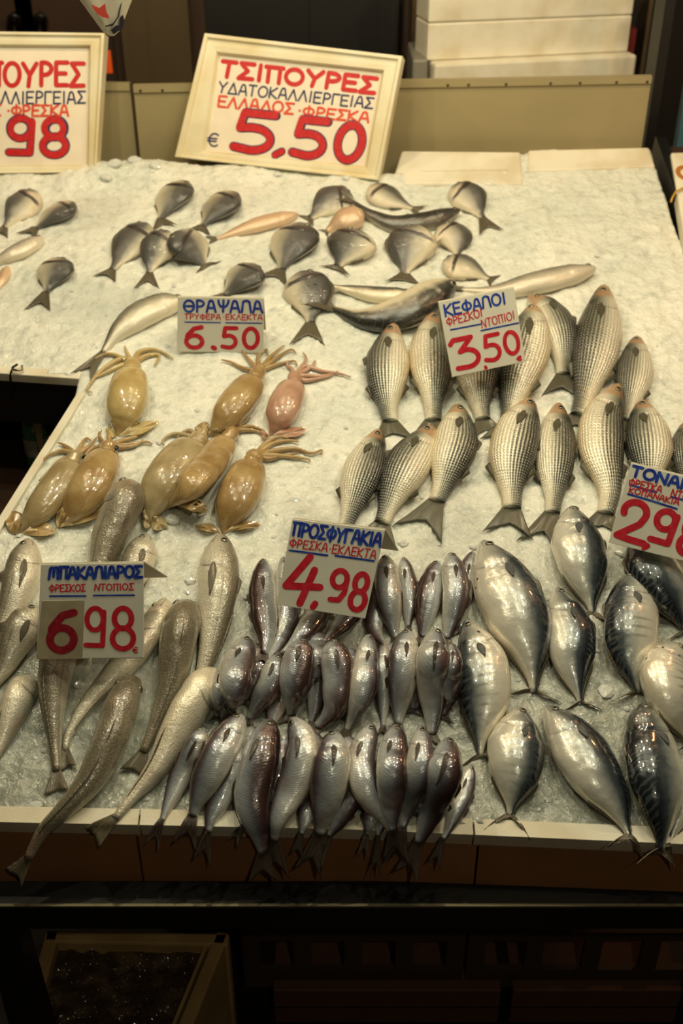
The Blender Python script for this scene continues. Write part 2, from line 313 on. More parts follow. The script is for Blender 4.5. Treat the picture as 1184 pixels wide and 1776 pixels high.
# squid
def squid_mat(name, c0, c1, c2, trans=0.12):
    t = Mt(name, 0.25, 0, 1.0, 0.03); t.set('Coat IOR', 1.6); o_ = t.obj(); n1 = t.noise(o_, 24, 3); n2 = t.noise(o_, 500, 2)
    col = t.mix(t.step(n1, 0.3, 0.72), c0, c1); col = t.mix(t.m('MULTIPLY', t.step(n2, 0.56, 0.7), 0.4), col, c2)
    t.set('Base Color', col); t.set('Subsurface Weight', 0.35); t.p.inputs['Subsurface Radius'].default_value = (0.012, 0.007, 0.003); t.p.inputs['Subsurface Scale'].default_value = 0.7
    t.bump(t.noise(o_, 60, 3), 0.35, 0.003); t.bump(t.noise(o_, 50, 1), 0.6, 0.004, 'Coat Normal'); M[name] = t.mat
squid_mat('amber_squid', lin(186, 160, 112), lin(156, 126, 78), lin(118, 88, 52)); squid_mat('pale_amber_squid', lin(206, 186, 134), lin(184, 158, 100), lin(152, 124, 76))
squid_mat('pink_squid', lin(200, 164, 140), lin(176, 132, 108), lin(150, 102, 84)); squid_mat('grey_squid', lin(184, 168, 130), lin(158, 138, 98), lin(128, 106, 72))
M['dirtyfoam'] = plain('dirty_crate_foam', lin(176, 142, 92), 0.6, var=.15, scale=12)
M['fascia'] = plain('brown_fascia_board', lin(150, 100, 64), 0.5, var=0.15, scale=6); M['black_metal'] = plain('black_painted_steel', lin(26, 24, 22), 0.35, 0.3)
M['steel_and_highlight'] = plain('bright_steel_and_highlight', lin(170, 160, 130), 0.25, 0.9); M['panel'] = plain('grey_green_panel', lin(168, 154, 116), 0.5, 0.2, var=0.08, scale=4)
M['rivet'] = plain('rivet_head', lin(80, 70, 52), 0.4, 0.6); M['darkwood'] = plain('dark_brown_laminate', lin(58, 40, 28), 0.45, var=0.15, scale=5)
M['pillar'] = plain('taupe_metal_panel', lin(96, 80, 58), 0.4, 0.3, var=0.08, scale=3); M['black'] = plain('black_board', lin(18, 15, 13), 0.5); M['dim'] = plain('dark_interior', lin(30, 20, 15), 0.6)
M['bluepaint'] = plain('faded_blue_paint', lin(70, 108, 124), 0.5); M['floor'] = plain('wet_dark_floor', lin(34, 28, 22), 0.3, var=0.2, scale=8)
M['greenglass'] = plain('green_glass', lin(18, 84, 46), 0.1, 0, 0.8); M['plastic'] = plain('clear_printed_plastic', lin(206, 200, 178), 0.35, var=0.06); M['print_red'] = plain('red_print', lin(176, 60, 48), 0.5); M['print_black'] = plain('dark_print', lin(36, 32, 38), 0.5)
M['tag'] = plain('orange_tag', lin(226, 84, 24), 0.5); M['yellow'] = plain('yellow_cord', lin(206, 160, 50), 0.5); M['greybox'] = plain('grey_plastic', lin(128, 124, 112), 0.5)
M['cardboard'] = plain('brown_cardboard', lin(96, 62, 44), 0.7, var=0.08); M['cratefront'] = plain('lightened_crate_plastic', lin(66, 48, 36), 0.5); M['crateblack'] = plain('black_crate_plastic', lin(28, 21, 18), 0.45)
# ------------------------------------------------------------------ the ice bed and everything that holds it
FRONT = at([-170, 0, 592, 1184, 1520], [1424, 1428, 1440, 1466, 1489])          # outer front edge of the foam trays
def v_front(u): return np.interp(u, FRONT[:, 0], FRONT[:, 1])
POLY = at([-170, 100, 300, 690, 905, 915, 1127, 1183, 1345, 1520, 1184, 592, 0, -170, -170, 128, 136, -170],
          [302, 294, 282, 306, 264, 262, 258, 430, 890, 1470, 1448, 1424, 1412, 1408, 1172, 696, 655, 634])[:, :2]
def inside(u, v):
    c = np.zeros(np.shape(u), bool); n = len(POLY)
    for i in range(n):
        (x1, y1), (x2, y2) = POLY[i], POLY[(i + 1) % n]
        k = (y1 > v) != (y2 > v)
        c ^= k & (u < (x2 - x1) * (v - y1) / (y2 - y1 + 1e-12) + x1)
    return c
HEAPS = [(at(x, y), a, r) for x, y, a, r in ((178, 306, .022, .03), (232, 296, .012, .018), (268, 300, .016, .03), (120, 312, .012, .03), (420, 312, .010, .05), (600, 322, .010, .04), (690, 316, .008, .03), (30, 316, .010, .04))]
def ice_w(u, v):
    p = lambda s, k: mnoise.noise(Vector((u * s + k, v * s, k * 1.7)))
    heap = sum(a * math.exp(-((u - c[0])**2 + (v - c[1])**2) / (2 * r * r)) for c, a, r in HEAPS)
    return heap + 0.006 * p(7, 1) + 0.0045 * p(22, 2) + 0.003 * p(60, 3) + 0.0022 * abs(p(130, 4))
CELL = 0.004; U0, V0 = -0.92, 0.2; NU, NV = 460, 560
gu = U0 + CELL * np.arange(NU); gv = V0 + CELL * np.arange(NV)
GU, GV = np.meshgrid(gu, gv, indexing='ij')
INS = inside(GU, GV)
ICE = np.zeros((NU, NV))
for i, j in np.argwhere(INS): ICE[i, j] = ice_w(GU[i, j], GV[i, j])
idx = -np.ones((NU, NV), int); sel = np.argwhere(INS); idx[INS] = np.arange(len(sel))
P = np.stack([GU[INS], GV[INS], ICE[INS]], -1)
q = INS[:-1, :-1] & INS[1:, :-1] & INS[1:, 1:] & INS[:-1, 1:]
F = np.stack([idx[:-1, :-1][q], idx[1:, :-1][q], idx[1:, 1:][q], idx[:-1, 1:][q]], -1).tolist()
# a ragged skirt where the ice ends
n0 = len(P); edge = {}
for f in F:
    for a, b in zip(f, f[1:] + f[:1]):
        if (b, a) in edge: del edge[(b, a)]
        else: edge[(a, b)] = 1
low = {}; ext = []
for a, b in edge:
    for k in (a, b):
        if k not in low: low[k] = n0 + len(ext); ext.append(P[k] + [0, 0, -0.045])
    F.append([b, a, low[a], low[b]])
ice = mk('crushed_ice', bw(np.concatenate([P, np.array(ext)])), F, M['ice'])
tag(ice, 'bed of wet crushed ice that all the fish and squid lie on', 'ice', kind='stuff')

HM = ICE.copy()
fv = v_front(GU)
out = GV < fv + 0.02
HM[out] = np.minimum(0.004, -(fv[out] - 0.004 - GV[out]) * 0.85)
HB = HM.copy()
def hget(u, v, H=None):
    i = np.clip(((u - U0) / CELL).round().astype(int), 0, NU - 1); j = np.clip(((v - V0) / CELL).round().astype(int), 0, NV - 1)
    return (HM if H is None else H)[i, j]

def bedbox(mb, quad, w0, w1):                 # four bed (u, v) corners, counter-clockwise from above
    a = [bw(np.array([u, v, w0])) for u, v in quad] + [bw(np.array([u, v, w1])) for u, v in quad]
    return mb.hexa(a)
seams = [-0.62, at(240, 1440)[0], at(822, 1452)[0], 0.69]
for k in range(3):
    a, b = seams[k] + 0.0012, seams[k + 1] - 0.0012
    va, vb = v_front(a), v_front(b)
    mb = MB(); n = 14
    for i in range(n):                        # front wall of the tray, chipped along its top
        u0, u1 = a + (b - a) * i / n, a + (b - a) * (i + 1) / n
        bedbox(mb, [(u0, v_front(u0)), (u1, v_front(u1)), (u1, v_front(u1) + 0.021), (u0, v_front(u0) + 0.021)], -0.028, 0.004)
    bedbox(mb, [(a, va + .021), (b, vb + .021), (b, vb + .42), (a, va + .42)], -0.10, -0.085)
    bedbox(mb, [(a, va + .021), (a + .016, va + .021), (a + .016, va + .42), (a, va + .42)], -0.085, -0.02)
    bedbox(mb, [(b - .016, vb + .021), (b, vb + .021), (b, vb + .42), (b - .016, vb + .42)], -0.085, -0.02)
    o = mb.build('foam_tray', M['foam'])
    tag(o, ['white foam tray edge below the tails of the hake', 'white foam tray edge under the hanging tails of the small blue whiting', 'white foam tray edge beneath the tails of the tuna'][k], 'foam tray', 'foam trays along the front of the stall')
# foam wall of the ice bed beside the dark gap, and the lip of the upper tray
A, B = at(136, 684), at(-180, 1187)
d = (B - A)[:2]; d /= np.linalg.norm(d); nrm = np.array([-d[1], d[0]])
if nrm[0] < 0: nrm = -nrm
mb = MB(); bedbox(mb, [A[:2], B[:2], B[:2] + nrm * 0.014, A[:2] + nrm * 0.014], -0.13, 0.007)
tag(mb.build('foam_side_board', M['foam'], bevel=0.002), 'long white foam board beside the squid above the dark gap', 'foam board')
A, B = at(-180, 637), at(138, 659)
mb = MB(); bedbox(mb, [A[:2], B[:2], B[:2] + [0, 0.02], A[:2] + [0, 0.02]], -0.016, 0.003)
tag(mb.build('upper_tray_lip', M['foam'], bevel=0.002), 'thin white edge of the upper ice tray over the dark gap', 'tray')
A2, B2 = A - [0, 0, 0], B
mb = MB(); bedbox(mb, [A[:2] + [0, .004], B[:2] + [0, .004], B[:2] + [0, .03], A[:2] + [0, .03]], -0.12, -0.0165)
tag(mb.build('tray_apron', M['black_metal']), 'black metal apron under the upper ice tray lip', 'apron')
# a thin clip that holds a cable at the lip
rt = root('cable_clip', bw(at(22, 636, 0.004)), 'dark bent wire clip hooked on the upper tray edge', 'clip')
MB().tube(bw(np.array([at(30, 632, .012), at(22, 637, .014), at(18, 650, .0), at(20, 690, -.05)])), 0.0022).build('wire_hook', M['black_metal'], rt, True)
MB().tube(bw(np.array([at(21, 641, .010), at(30, 642, .012), at(38, 641, .010), at(38, 634, .010)])), 0.002).build('wire_loop', M['steel_and_highlight'], rt, True)

# front fascia, beam, legs
fy = bw(np.array([0, v_front(0), -0.004]))[1]
def fr(px, py, dy=0.0): return wy(px, py, fy - 0.004 + dy)
for k in range(3):
    xs = [-0.62, fr(242, 1500)[0], fr(824, 1500)[0], 0.69]
    mb = MB(); n = 10
    for i in range(n):
        u0, u1 = (xs[k] + .0015) + (xs[k + 1] - xs[k] - .003) * i / n, (xs[k] + .0015) + (xs[k + 1] - xs[k] - .003) * (i + 1) / n
        p0, p1 = bw(np.array([u0, v_front(u0), -0.005])), bw(np.array([u1, v_front(u1), -0.005]))
        mb.hexa([(u0, p0[1] - .003, .605), (u1, p1[1] - .003, .605), (u1, p1[1] + .012, .605), (u0, p0[1] + .012, .605),
                 (u0, p0[1] - .003, p0[2] - .012), (u1, p1[1] - .003, p1[2] - .012), (u1, p1[1] + .012, p1[2] - .024), (u0, p0[1] + .012, p0[2] - .024)])
    tag(mb.build('fascia_board', M['fascia']), ['dark brown board under the tray of hake', 'dark brown board below the hanging whiting tails', 'dark brown board below the tuna tails'][k], 'board', 'dark boards along the front of the stall')
zt = wy(592, 1570, 0.885)[2]; zb = wy(592, 1612, 0.885)[2]
rt = root('stall_frame', (0, 0.9, zb), 'black steel frame under the front of the fish stall', 'stall frame')
MB().box(-0.75, 0.75, 0.885, 0.925, zb, zt - .003).build('beam', M['black_metal'], rt, bevel=0.002)
mb = MB(); mb.box(-0.75, 0.75, 0.8835, 0.8875, zt - .003, zt)  # bright strip added as the highlight along the beam's top edge
e = mb.build('highlight_strip', M['steel_and_highlight'], rt); e['label'] = 'thin bright strip drawn as the highlight on the beam'
for x in (wy(40, 1700, 0.90)[0] - .005, 0.70):
    mb = MB(); mb.hexa([(x - .028, .89, 0), (x + .03, .89, 0), (x + .03, .93, 0), (x - .028, .93, 0), (x - .026, .89, zb), (x + .018, .89, zb), (x + .018, .93, zb), (x - .026, .93, zb)])
    mb.build('leg', M['black_metal'], rt, bevel=0.002)
o = MB().box(-1.6, 1.6, -0.4, 4.2, -0.05, 0.0).build('floor', M['floor']); tag(o, kind='structure')

# ------------------------------------------------------------------ shelf things under and beside the stall
RIM = 0.33
a, b, c, dd = wz(80, 1612, RIM), wz(398, 1618, RIM), wz(335, 1776, RIM), wz(35, 1776, RIM)
dd = dd + (dd - a) * 0.5; c = c + (c - b) * 0.5
rt = root('foam_crate', (a + c) / 2 * [1, 1, 0], 'open foam crate of dark melting ice on the floor below the stall', 'crate')
def wall(p, q_, th, z0, z1):
    p, q_ = p[:2], q_[:2]; dr = q_ - p; dr /= np.linalg.norm(dr); nn = np.array([-dr[1], dr[0]]) * th
    g = [p, q_, q_ + nn, p + nn]
    return MB().hexa([(x, y, z0) for x, y in g] + [(x, y, z1) for x, y in g])
for p, q_, th in ((a, dd, .022), (dd, c, .022), (c, b, .022), (b, a, .022)): wall(p, q_, th, 0.0, RIM).build('crate_wall', M['dirtyfoam'], rt, bevel=.004)
wall(c - [.028, 0, 0], b - [.028, 0, 0], .005, RIM - .04, RIM - .006).build('inner_ledge', M['dirtyfoam'], rt)
nx, ny = 70, 70; V = []; 
for i in range(nx):
    for j in range(ny):
        s, r = i / (nx - 1), j / (ny - 1); p = (a * (1 - s) + b * s) * (1 - r) + (dd * (1 - s) + c * s) * r
        V.append((p[0], p[1], RIM - 0.022 + 0.008 * mnoise.noise(Vector((p[0] * 14, p[1] * 14, 3))) + 0.008 * mnoise.noise(Vector((p[0] * 60, p[1] * 60, 5)))))
F = [[i * ny + j, i * ny + j + 1, (i + 1) * ny + j + 1, (i + 1) * ny + j] for i in range(nx - 1) for j in range(ny - 1)]
t = Mt('murky_ice_water', 0.12, 0, 1.0, 0.05); o_ = t.obj(False); t.set('Base Color', t.mix(t.step(t.noise(o_, 30, 3), .4, .7), lin(58, 40, 26), lin(104, 84, 60))); t.bump(t.vor(o_, 150), 0.9, .004); t.bump(t.vor(o_, 220), 1.0, .005, 'Coat Normal'); M['murk'] = t.mat
o = mk('ice_slush', V, F, M['murk'], rt); o['kind'] = 'stuff'
def ribcrate(x0, x1, y, z0, z1, n, label):
    rt = root('plastic_crate', ((x0 + x1) / 2, y + .15, z0), label, 'crate', 'black crates below the stall')
    mb = MB(); mb.box(x0, x1, y, y + .012, z1 - .022, z1); mb.box(x0, x1, y, y + .012, z0, z0 + .05)
    for i in range(n + 1):
        x = x0 + (x1 - x0 - .03) * i / n; mb.box(x, x + .03, y + .001, y + .013, z0 + .05, z1 - .022)
    mb.build('slotted_side', M['cratefront'], rt)
    MB().box(x0, x1, y + .28, y + .30, z0, z1).build('back_side', M['black'], rt)  # blacker than the lightened front: shade inside the crate put into the colour
    MB().box(x0, x1, y + .013, y + .28, z0, z0 + .012).build('crate_bottom', M['crateblack'], rt)
Yc = 1.16
g = lambda px, py: wy(px, py, Yc)
ribcrate(g(424, 1700)[0], g(800, 1700)[0], Yc, g(600, 1712)[2], g(600, 1618)[2], 4, 'black slotted crate beside the foam crate under the stall')
ribcrate(g(806, 1700)[0], g(1230, 1700)[0], Yc, g(900, 1712)[2], g(900, 1618)[2], 4, 'black slotted crate under the tuna end of the stall')
for x0, x1, lb in ((474, 868, 'brown cardboard box beneath the black crate next to the foam crate'), (888, 1180, 'brown cardboard box beneath the crate at the tuna end')):
    p, q_ = wy(x0, 1730, Yc - .02), wy(x1, 1730, Yc - .02)
    rt = root('cardboard_box', ((p[0] + q_[0]) / 2, Yc + .1, 0), lb, 'box', 'cardboard boxes on the floor below the stall')
    zt_ = wy(600, 1718, Yc - .02)[2]
    MB().box(p[0], q_[0], Yc - .02, Yc + .25, 0, zt_).build('box_body', M['cardboard'], rt, bevel=.003)
    MB().box(p[0], q_[0], Yc - .021, Yc - .0202, zt_ - .05, zt_ - .047).build('flap_seam', M['dim'], rt)
# what stands in the dark gap: a bottle, a knife grip, a shelf
Yg = 1.82; p0 = wy(72, 800, Yg); sc_ = 1 / 1000
rt = root('bottle', wy(72, 815, Yg), 'green bottle standing in the dark gap beneath the upper tray', 'bottle')
b0 = parent_loc(rt)
MB().lathe(b0, [(.001, 0), (.022, 0), (.024, .006), (.024, .09), (.019, .11), (.011, .125), (.010, .14), (.012, .142), (.012, .15), (.001, .151)]).build('bottle_body', M['greenglass'], rt, True)
MB().lathe(b0 + [0, 0, .04], [(.0243, 0), (.0246, .001), (.0246, .035), (.0243, .036)]).build('bottle_label', M['greybox'], rt, True)
rt = root('knife', wy(58, 735, Yg - .05), 'knife with a worn wooden grip leaning in the dark gap', 'knife')
MB().tube([wy(62, 722, Yg - .05), wy(58, 706, Yg - .05), wy(52, 690, Yg - .05)], [.005, .006, .005]).build('grip', plain('worn_wood', lin(120, 84, 50), .5), rt, True)
p_, q_ = wy(62, 722, Yg - .05), wy(78, 818, Yg - .05); mb = MB(); mb.hexa([p_ + [-.008, 0, 0], p_ + [.008, 0, 0], p_ + [.008, .002, 0], p_ + [-.008, .002, 0], q_ + [-.002, 0, 0], q_ + [.003, 0, 0], q_ + [.003, .002, 0], q_ + [-.002, .002, 0]])
mb.build('blade', M['steel_and_highlight'], rt)
zs = b0[2] - .001
o = MB().box(-1.0, -0.33, Yg - .25, Yg + .25, zs - .02, zs).build('under_shelf', M['darkwood']); tag(o, 'dark wooden shelf in the gap that carries the green bottle', 'shelf')
o = MB().box(-1.0, -0.3, Yg + .26, Yg + .28, 0, 1.0).build('back_board', M['dim']); tag(o, 'dark brown board closing the gap behind the bottle', 'board')

# ------------------------------------------------------------------ behind the ice
bk = bw(at(900, 262, 0.0)); PY = bk[1] + 0.03
g = lambda px, py: wy(px, py, PY)
def panel(x0, x1, ytop0, ytop1, label, rx, dy=0.0):
    p, q_ = g(x0, ytop0), g(x1, ytop1)
    rt = root('splash_sheet', ((p[0] + q_[0]) / 2, PY, bk[2] - .2), label, 'panel', 'grey green panels behind the ice')
    mb = MB(); mb.hexa([(p[0], PY + dy, bk[2] - .2), (q_[0], PY + dy, bk[2] - .2), (q_[0], PY + dy + .006, bk[2] - .2), (p[0], PY + dy + .006, bk[2] - .2),
                        (p[0], PY + dy, p[2]), (q_[0], PY + dy, q_[2]), (q_[0], PY + dy + .006, q_[2]), (p[0], PY + dy + .006, p[2])]); mb.build('sheet', M['panel'], rt)
    mb = MB(); mb.hexa([(p[0], PY + dy - .004, p[2] - .014), (q_[0], PY + dy - .004, q_[2] - .014), (q_[0], PY + dy + .012, q_[2] - .014), (p[0], PY + dy + .012, p[2] - .014),
                        (p[0], PY + dy - .004, p[2] + .001), (q_[0], PY + dy - .004, q_[2] + .001), (q_[0], PY + dy + .012, q_[2] + .001), (p[0], PY + dy + .012, p[2] + .001)]); mb.build('folded_edge', M['panel'], rt)
    for x in rx:
        s = (x - x0) / (x1 - x0); c_ = g(x, ytop0 * (1 - s) + ytop1 * s + 9)
        MB().lathe(c_ + [0, dy - .0005, 0], [(.005, 0), (.0045, .003), (.001, .0045)], 10, (0, -1, 0)).build('rivet', M['rivet'], rt, True)
panel(-40, 223, 143, 147, 'short grey green panel behind the cut off price board', [], 0.012)
panel(231, 1130, 148, 132, 'long grey green riveted panel behind the big price board', [244, 282, 776, 812, 877, 954, 1005, 1068, 1121])
# two foam lids laid at the back edge of the ice
for x0, x1, lb in ((692, 905, 'flat white foam lid with a groove behind the bream, by the big price board'), (914, 1124, 'flat white foam lid at the back corner of the ice')):
    q4 = at([x0 - (14 if x0 < 800 else 0), x1 + 2, x1 - 3, x0 + 4], [322, 322, 266 if x0 < 800 else 258, 264])[:, :2]
    if x0 > 800: q4 = at([x0, 1136, 1124, x0 + 1], [300, 292, 258, 263])[:, :2]
    rt = root('foam_block', bw(np.append(q4.mean(0), -.02)), lb, 'foam lid', 'foam lids at the back of the ice')
    mb = MB(); bedbox(mb, q4, -.03, .0045); mb.build('slab', M['foam'], rt, bevel=.005)
    if x0 < 800:
        i4 = at([730, 880, 880, 730], [301, 299, 296, 298])[:, :2]; mb = MB(); bedbox(mb, i4, .0044, .0065); mb.build('raised_ridge', M['foam'], rt, bevel=.001)
# stacked foam boxes behind the panel
YS = PY + 0.22; yaw = R(13)
pl = wy(742, 60, YS); wid = (wy(1094, 60, YS + .1)[0] - pl[0]) / math.cos(yaw)
def sbox(zlo, zhi, grow, label, name='foam_box'):
    rt = root(name, (pl[0] + wid / 2, YS + .2, zlo), label, 'foam box', 'stacked white foam boxes')
    def f(x, y, z): return (pl[0] + x * math.cos(yaw) - y * math.sin(yaw), YS + x * math.sin(yaw) + y * math.cos(yaw), z)
    return rt, f
z_of = lambda py: wy(742, py, YS)[2]
zl = [z_of(175), z_of(106), z_of(40), z_of(-30), z_of(-95)]
rt, f = sbox(zl[0], zl[1], 0, 'lowest white foam box of the stack, jutting out like a ledge'); MB().box(.008, wid + .008, -.035, .1, zl[0] - .3, zl[1] - .0008, f).build('box_body', M['foam'], rt, bevel=.006)
rt, f = sbox(zl[1], zl[2], 0, 'middle white foam box resting on the jutting one'); MB().box(0, wid, 0, .1, zl[1], zl[2] - .001, f).build('box_body', M['foam'], rt, bevel=.004)
rt, f = sbox(zl[2], zl[3], 0, 'upper white foam box cut by the top of the view'); MB().box(0, wid, 0, .1, zl[2], zl[3] - .03, f).build('box_body', M['foam'], rt, bevel=.004); MB().box(-.004, wid + .004, -.004, .104, zl[3] - .029, zl[3], f).build('box_lid', M['foam'], rt, bevel=.003)
p, q_ = wy(714, 140, YS - .02), wy(744, 103, YS - .02); o = MB().box(p[0], q_[0] - .002, YS - .02, YS + .2, p[2] - .35, q_[2]).build('plastic_tub', M['greybox'], bevel=.006); tag(o, 'small grey plastic tub squeezed beside the foam boxes', 'tub')
p, q_ = wy(720, 140, YS + .03), wy(740, 0, YS + .03); o = MB().box(p[0], q_[0] - .004, YS + .23, YS + .4, p[2] - .35, q_[2] + .05).build('dim_foam_side', M['pillar']); tag(o, 'tall grey block drawn as the dim side of the foam boxes', 'carton')  # separate grey block: shaded side of the foam boxes put into its colour
# cabinets and posts further back
YB = PY + 0.75
def bbox(name, x0, x1, y0, y1, Y, th, mat, label, cat, zmin=None, parent=None):
    p, q_ = wy(x0, y1, Y), wy(x1, y0, Y)
    o = MB().box(p[0], q_[0], Y, Y + th, zmin if zmin is not None else p[2], q_[2]).build(name, mat, parent)
    return tag(o, label, cat) if label else o
rt = root('cabinet', wy(100, 150, YB + .2) * [1, 1, 0], 'dark brown cabinet with two arched handles behind the cut off price board', 'cabinet')
bbox('cabinet_body', -120, 208, -90, 150, YB + .03, .5, M['darkwood'], None, None, 0.0, rt)
for x0, x1, hx in ((-118, 42, 25), (46, 206, 70)):
    dr = bbox('door', x0, x1, -80, 148, YB, .02, M['darkwood'], None, None, 0.3, rt)
    h = [wy(hx - 8, 52, YB - .001), wy(hx - 7, 30, YB - .03), wy(hx, 25, YB - .035), wy(hx + 7, 30, YB - .03), wy(hx + 7, 54, YB - .001)]
    o = mk('handle', [], [], M['black_metal'], None) if False else MB().tube(h, .008).build('handle', M['black_metal'], None, True)
    w_ = np.array(o.location); o.parent = dr; o.location = w_ - parent_loc(dr)
bbox('metal_post', 222, 318, -90, 170, YB - .05, .1, M['pillar'], 'broad taupe metal post between the cabinet and the dark doors', 'post', 0.0)
bbox('narrow_post', 209, 221, -90, 170, YB - .02, .1, M['darkwood'], 'narrow dark brown post beside the broad taupe one', 'post', 0.0)
rt = root('dark_cupboard', wy(520, 150, YB + .2) * [1, 1, 0], 'nearly black cupboard behind the big price board', 'cupboard')
bbox('cupboard_body', 320, 735, -90, 170, YB + .06, .4, M['dim'], None, None, 0.0, rt)
bbox('door_stile', 322, 348, -90, 165, YB + .02, .04, M['darkwood'], None, None, 0.0, rt)
for x0, x1 in ((350, 535), (538, 694)): bbox('door', x0, x1, -88, 165, YB + .03, .025, M['black'], None, None, 0.2, rt)
bbox('door_stile', 696, 733, -90, 165, YB + .02, .04, M['darkwood'], None, None, 0.0, rt)
bbox('end_post', 1104, 1150, -120, 160, YB - .3, .1, M['pillar'], 'tall dull brown post beside the stacked foam boxes', 'post', 0.0)
bbox('black_post', 1134, 1172, -120, 250, PY + .05, .08, M['black'], 'tall black post at the end of the riveted panel', 'post', 0.0)
bbox('blue_board', 1174, 1260, -120, 250, PY + .12, .03, M['bluepaint'], 'faded blue board behind the black post', 'board', 0.0)
o = MB().box(wy(1090, 60, YB - .31)[0], wy(1103, 60, YB - .31)[0], YB - .31, YB - .2, wy(0, 128, YB - .31)[2] - .4, wy(0, 50, YB - .31)[2]).build('red_carton', plain('red_carton', lin(120, 34, 30), .5)); tag(o, 'narrow red carton glimpsed between foam boxes and brown post', 'carton')
o = MB().box(-2.2, 2.2, YB + .7, YB + .75, 0, 3).build('wall_back', M['dim']); tag(o, kind='structure')
# neighbouring counter beyond the metal rail
A, B = at(1129, 246, .0), at(1352, 880, .0)
d = (B - A)[:2]; d /= np.linalg.norm(d); nn = np.array([-d[1], d[0]]); nn = nn if nn[0] > 0 else -nn
rt = root('side_rail', bw((A + B) / 2 - [0, 0, .1]), 'black metal rail along the edge of the ice by the next counter', 'rail')
mb = MB(); bedbox(mb, [A[:2] + nn * .006, B[:2] + nn * .006, B[:2] + nn * .011, A[:2] + nn * .011], -.14, .014); mb.build('upright_flange', M['black_metal'], rt)
mb = MB(); bedbox(mb, [A[:2] + nn * .011, B[:2] + nn * .011, B[:2] + nn * .03, A[:2] + nn * .03], .004, .012); mb.build('flat_flange', M['black_metal'], rt)
q4 = at([1132, 1290, 1290, 1150], [246, 246, 460, 330], .0)[:, :2]
q4 = [A[:2] + nn * .033, A[:2] + nn * .033 + d * .62, A[:2] + nn * .4 + d * .62, A[:2] + nn * .4]
mb = MB(); bedbox(mb, q4, -.05, -.012); tag(mb.build('side_counter', M['darkwood']), 'dark brown top of the next counter past the metal rail', 'counter')
q4 = at([1176, 1260, 1260, 1164], [372, 372, 262, 264], .02)[:, :2]
q4 = at([1190, 1330, 1300, 1163], [432, 432, 262, 264], .02)[:, :2]
rt = root('foam_sheet', bw(np.append(q4.mean(0), 0)), 'white foam box on the next counter with a brown ring mark', 'foam box')
mb = MB(); bedbox(mb, q4, -.0115, .02); mb.build('foam_slab', M['foam'], rt, bevel=.004)
c_ = at(1190, 300, .0203); V = []; n = 24
for rr in (.012, .022):
    V += [c_ + [rr * math.cos(k), rr * 1.3 * math.sin(k), 0.0002] for k in np.arange(n) * 2 * math.pi / n]
mk('ring_mark', bw(np.array(V)), [[i, (i + 1) % n, n + (i + 1) % n, n + i][::-1] for i in range(n)], plain('brown_stain', lin(176, 110, 50), .6), rt)
tag(MB().tube(bw(np.array([at(x, y, .026) for x, y in ((1200, 318), (1184, 326), (1172, 332), (1166, 342), (1163, 350))])), .002).build('cord', M['yellow'], None, True), 'thin yellow cord trailing over the white foam on the next counter', 'cord')
# hanging printed bag and the orange tag
YH = 1.95
ax_ = [wy(194, 62, YH), wy(178, -40, YH)]; tip, top_ = ax_
rt = root('plastic_bag', top_, 'clear cone shaped plastic bag with red print hanging at the top edge', 'bag')
n, m = 28, 12; V = []; uvs = []
for j in range(m):
    s = j / (m - 1); c_ = tip * (1 - s) + top_ * s; r = (.003 + .060 * s) if j else .002
    r = .010 + .052 * s if j else .004
    for k in range(n):
        an = 2 * math.pi * k / n; V.append(c_ + np.array([r * math.cos(an), .45 * r * math.sin(an) * (1 + .15 * math.sin(5 * an)), .004 * math.sin(3 * an) * s]))
F = [[j * n + k, j * n + (k + 1) % n, (j + 1) * n + (k + 1) % n, (j + 1) * n + k] for j in range(m - 1) for k in range(n)] + [list(range(n))[::-1]]
mk('bag_film', V, F, M['plastic'], rt)
def decal(name, pts, mat, Y):
    V = [wy(x, y, Y) for x, y in pts] + [wy(x, y, Y) + [0, .002, 0] for x, y in pts]; k = len(pts)
    mk(name, V, [list(range(k))] + [[i, (i + 1) % k, k + (i + 1) % k, k + i] for i in range(k)], mat, rt, False)
decal('printed_motif', [(158, 8), (172, 14), (182, 6), (184, 20), (190, 32), (178, 30), (168, 24)], M['print_red'], YH - .026)
decal('printed_letters', [(192, 52), (200, 45), (206, 44), (208, 30), (213, 26), (216, 38), (213, 50), (204, 55), (197, 60)], M['print_black'], YH - .012)
decal('seam_line', [(211, -5), (213, -5), (206, 30), (196, 44), (182, 47), (182, 45), (195, 41), (204, 29)], M['print_black'], YH - .016)
p, q_ = wy(176, 128, PY + .3), wy(191, 88, PY + .3); o = MB().box(p[0], q_[0], PY + .3, PY + .31, p[2], q_[2]).build('hanging_tag', M['tag'], bevel=.002); tag(o, 'bright orange tag hanging beside the cut off price board', 'tag')
p = wy(186, 88, PY + .3); q_ = wy(185, 40, PY + .3)
tag(MB().tube([p, p * .5 + q_ * .5 + [.002, 0, 0], q_, q_ + [0, 0, .3]], .002).build('tag_string', M['black_metal'], None, True), 'dark string that holds the orange tag', 'string')
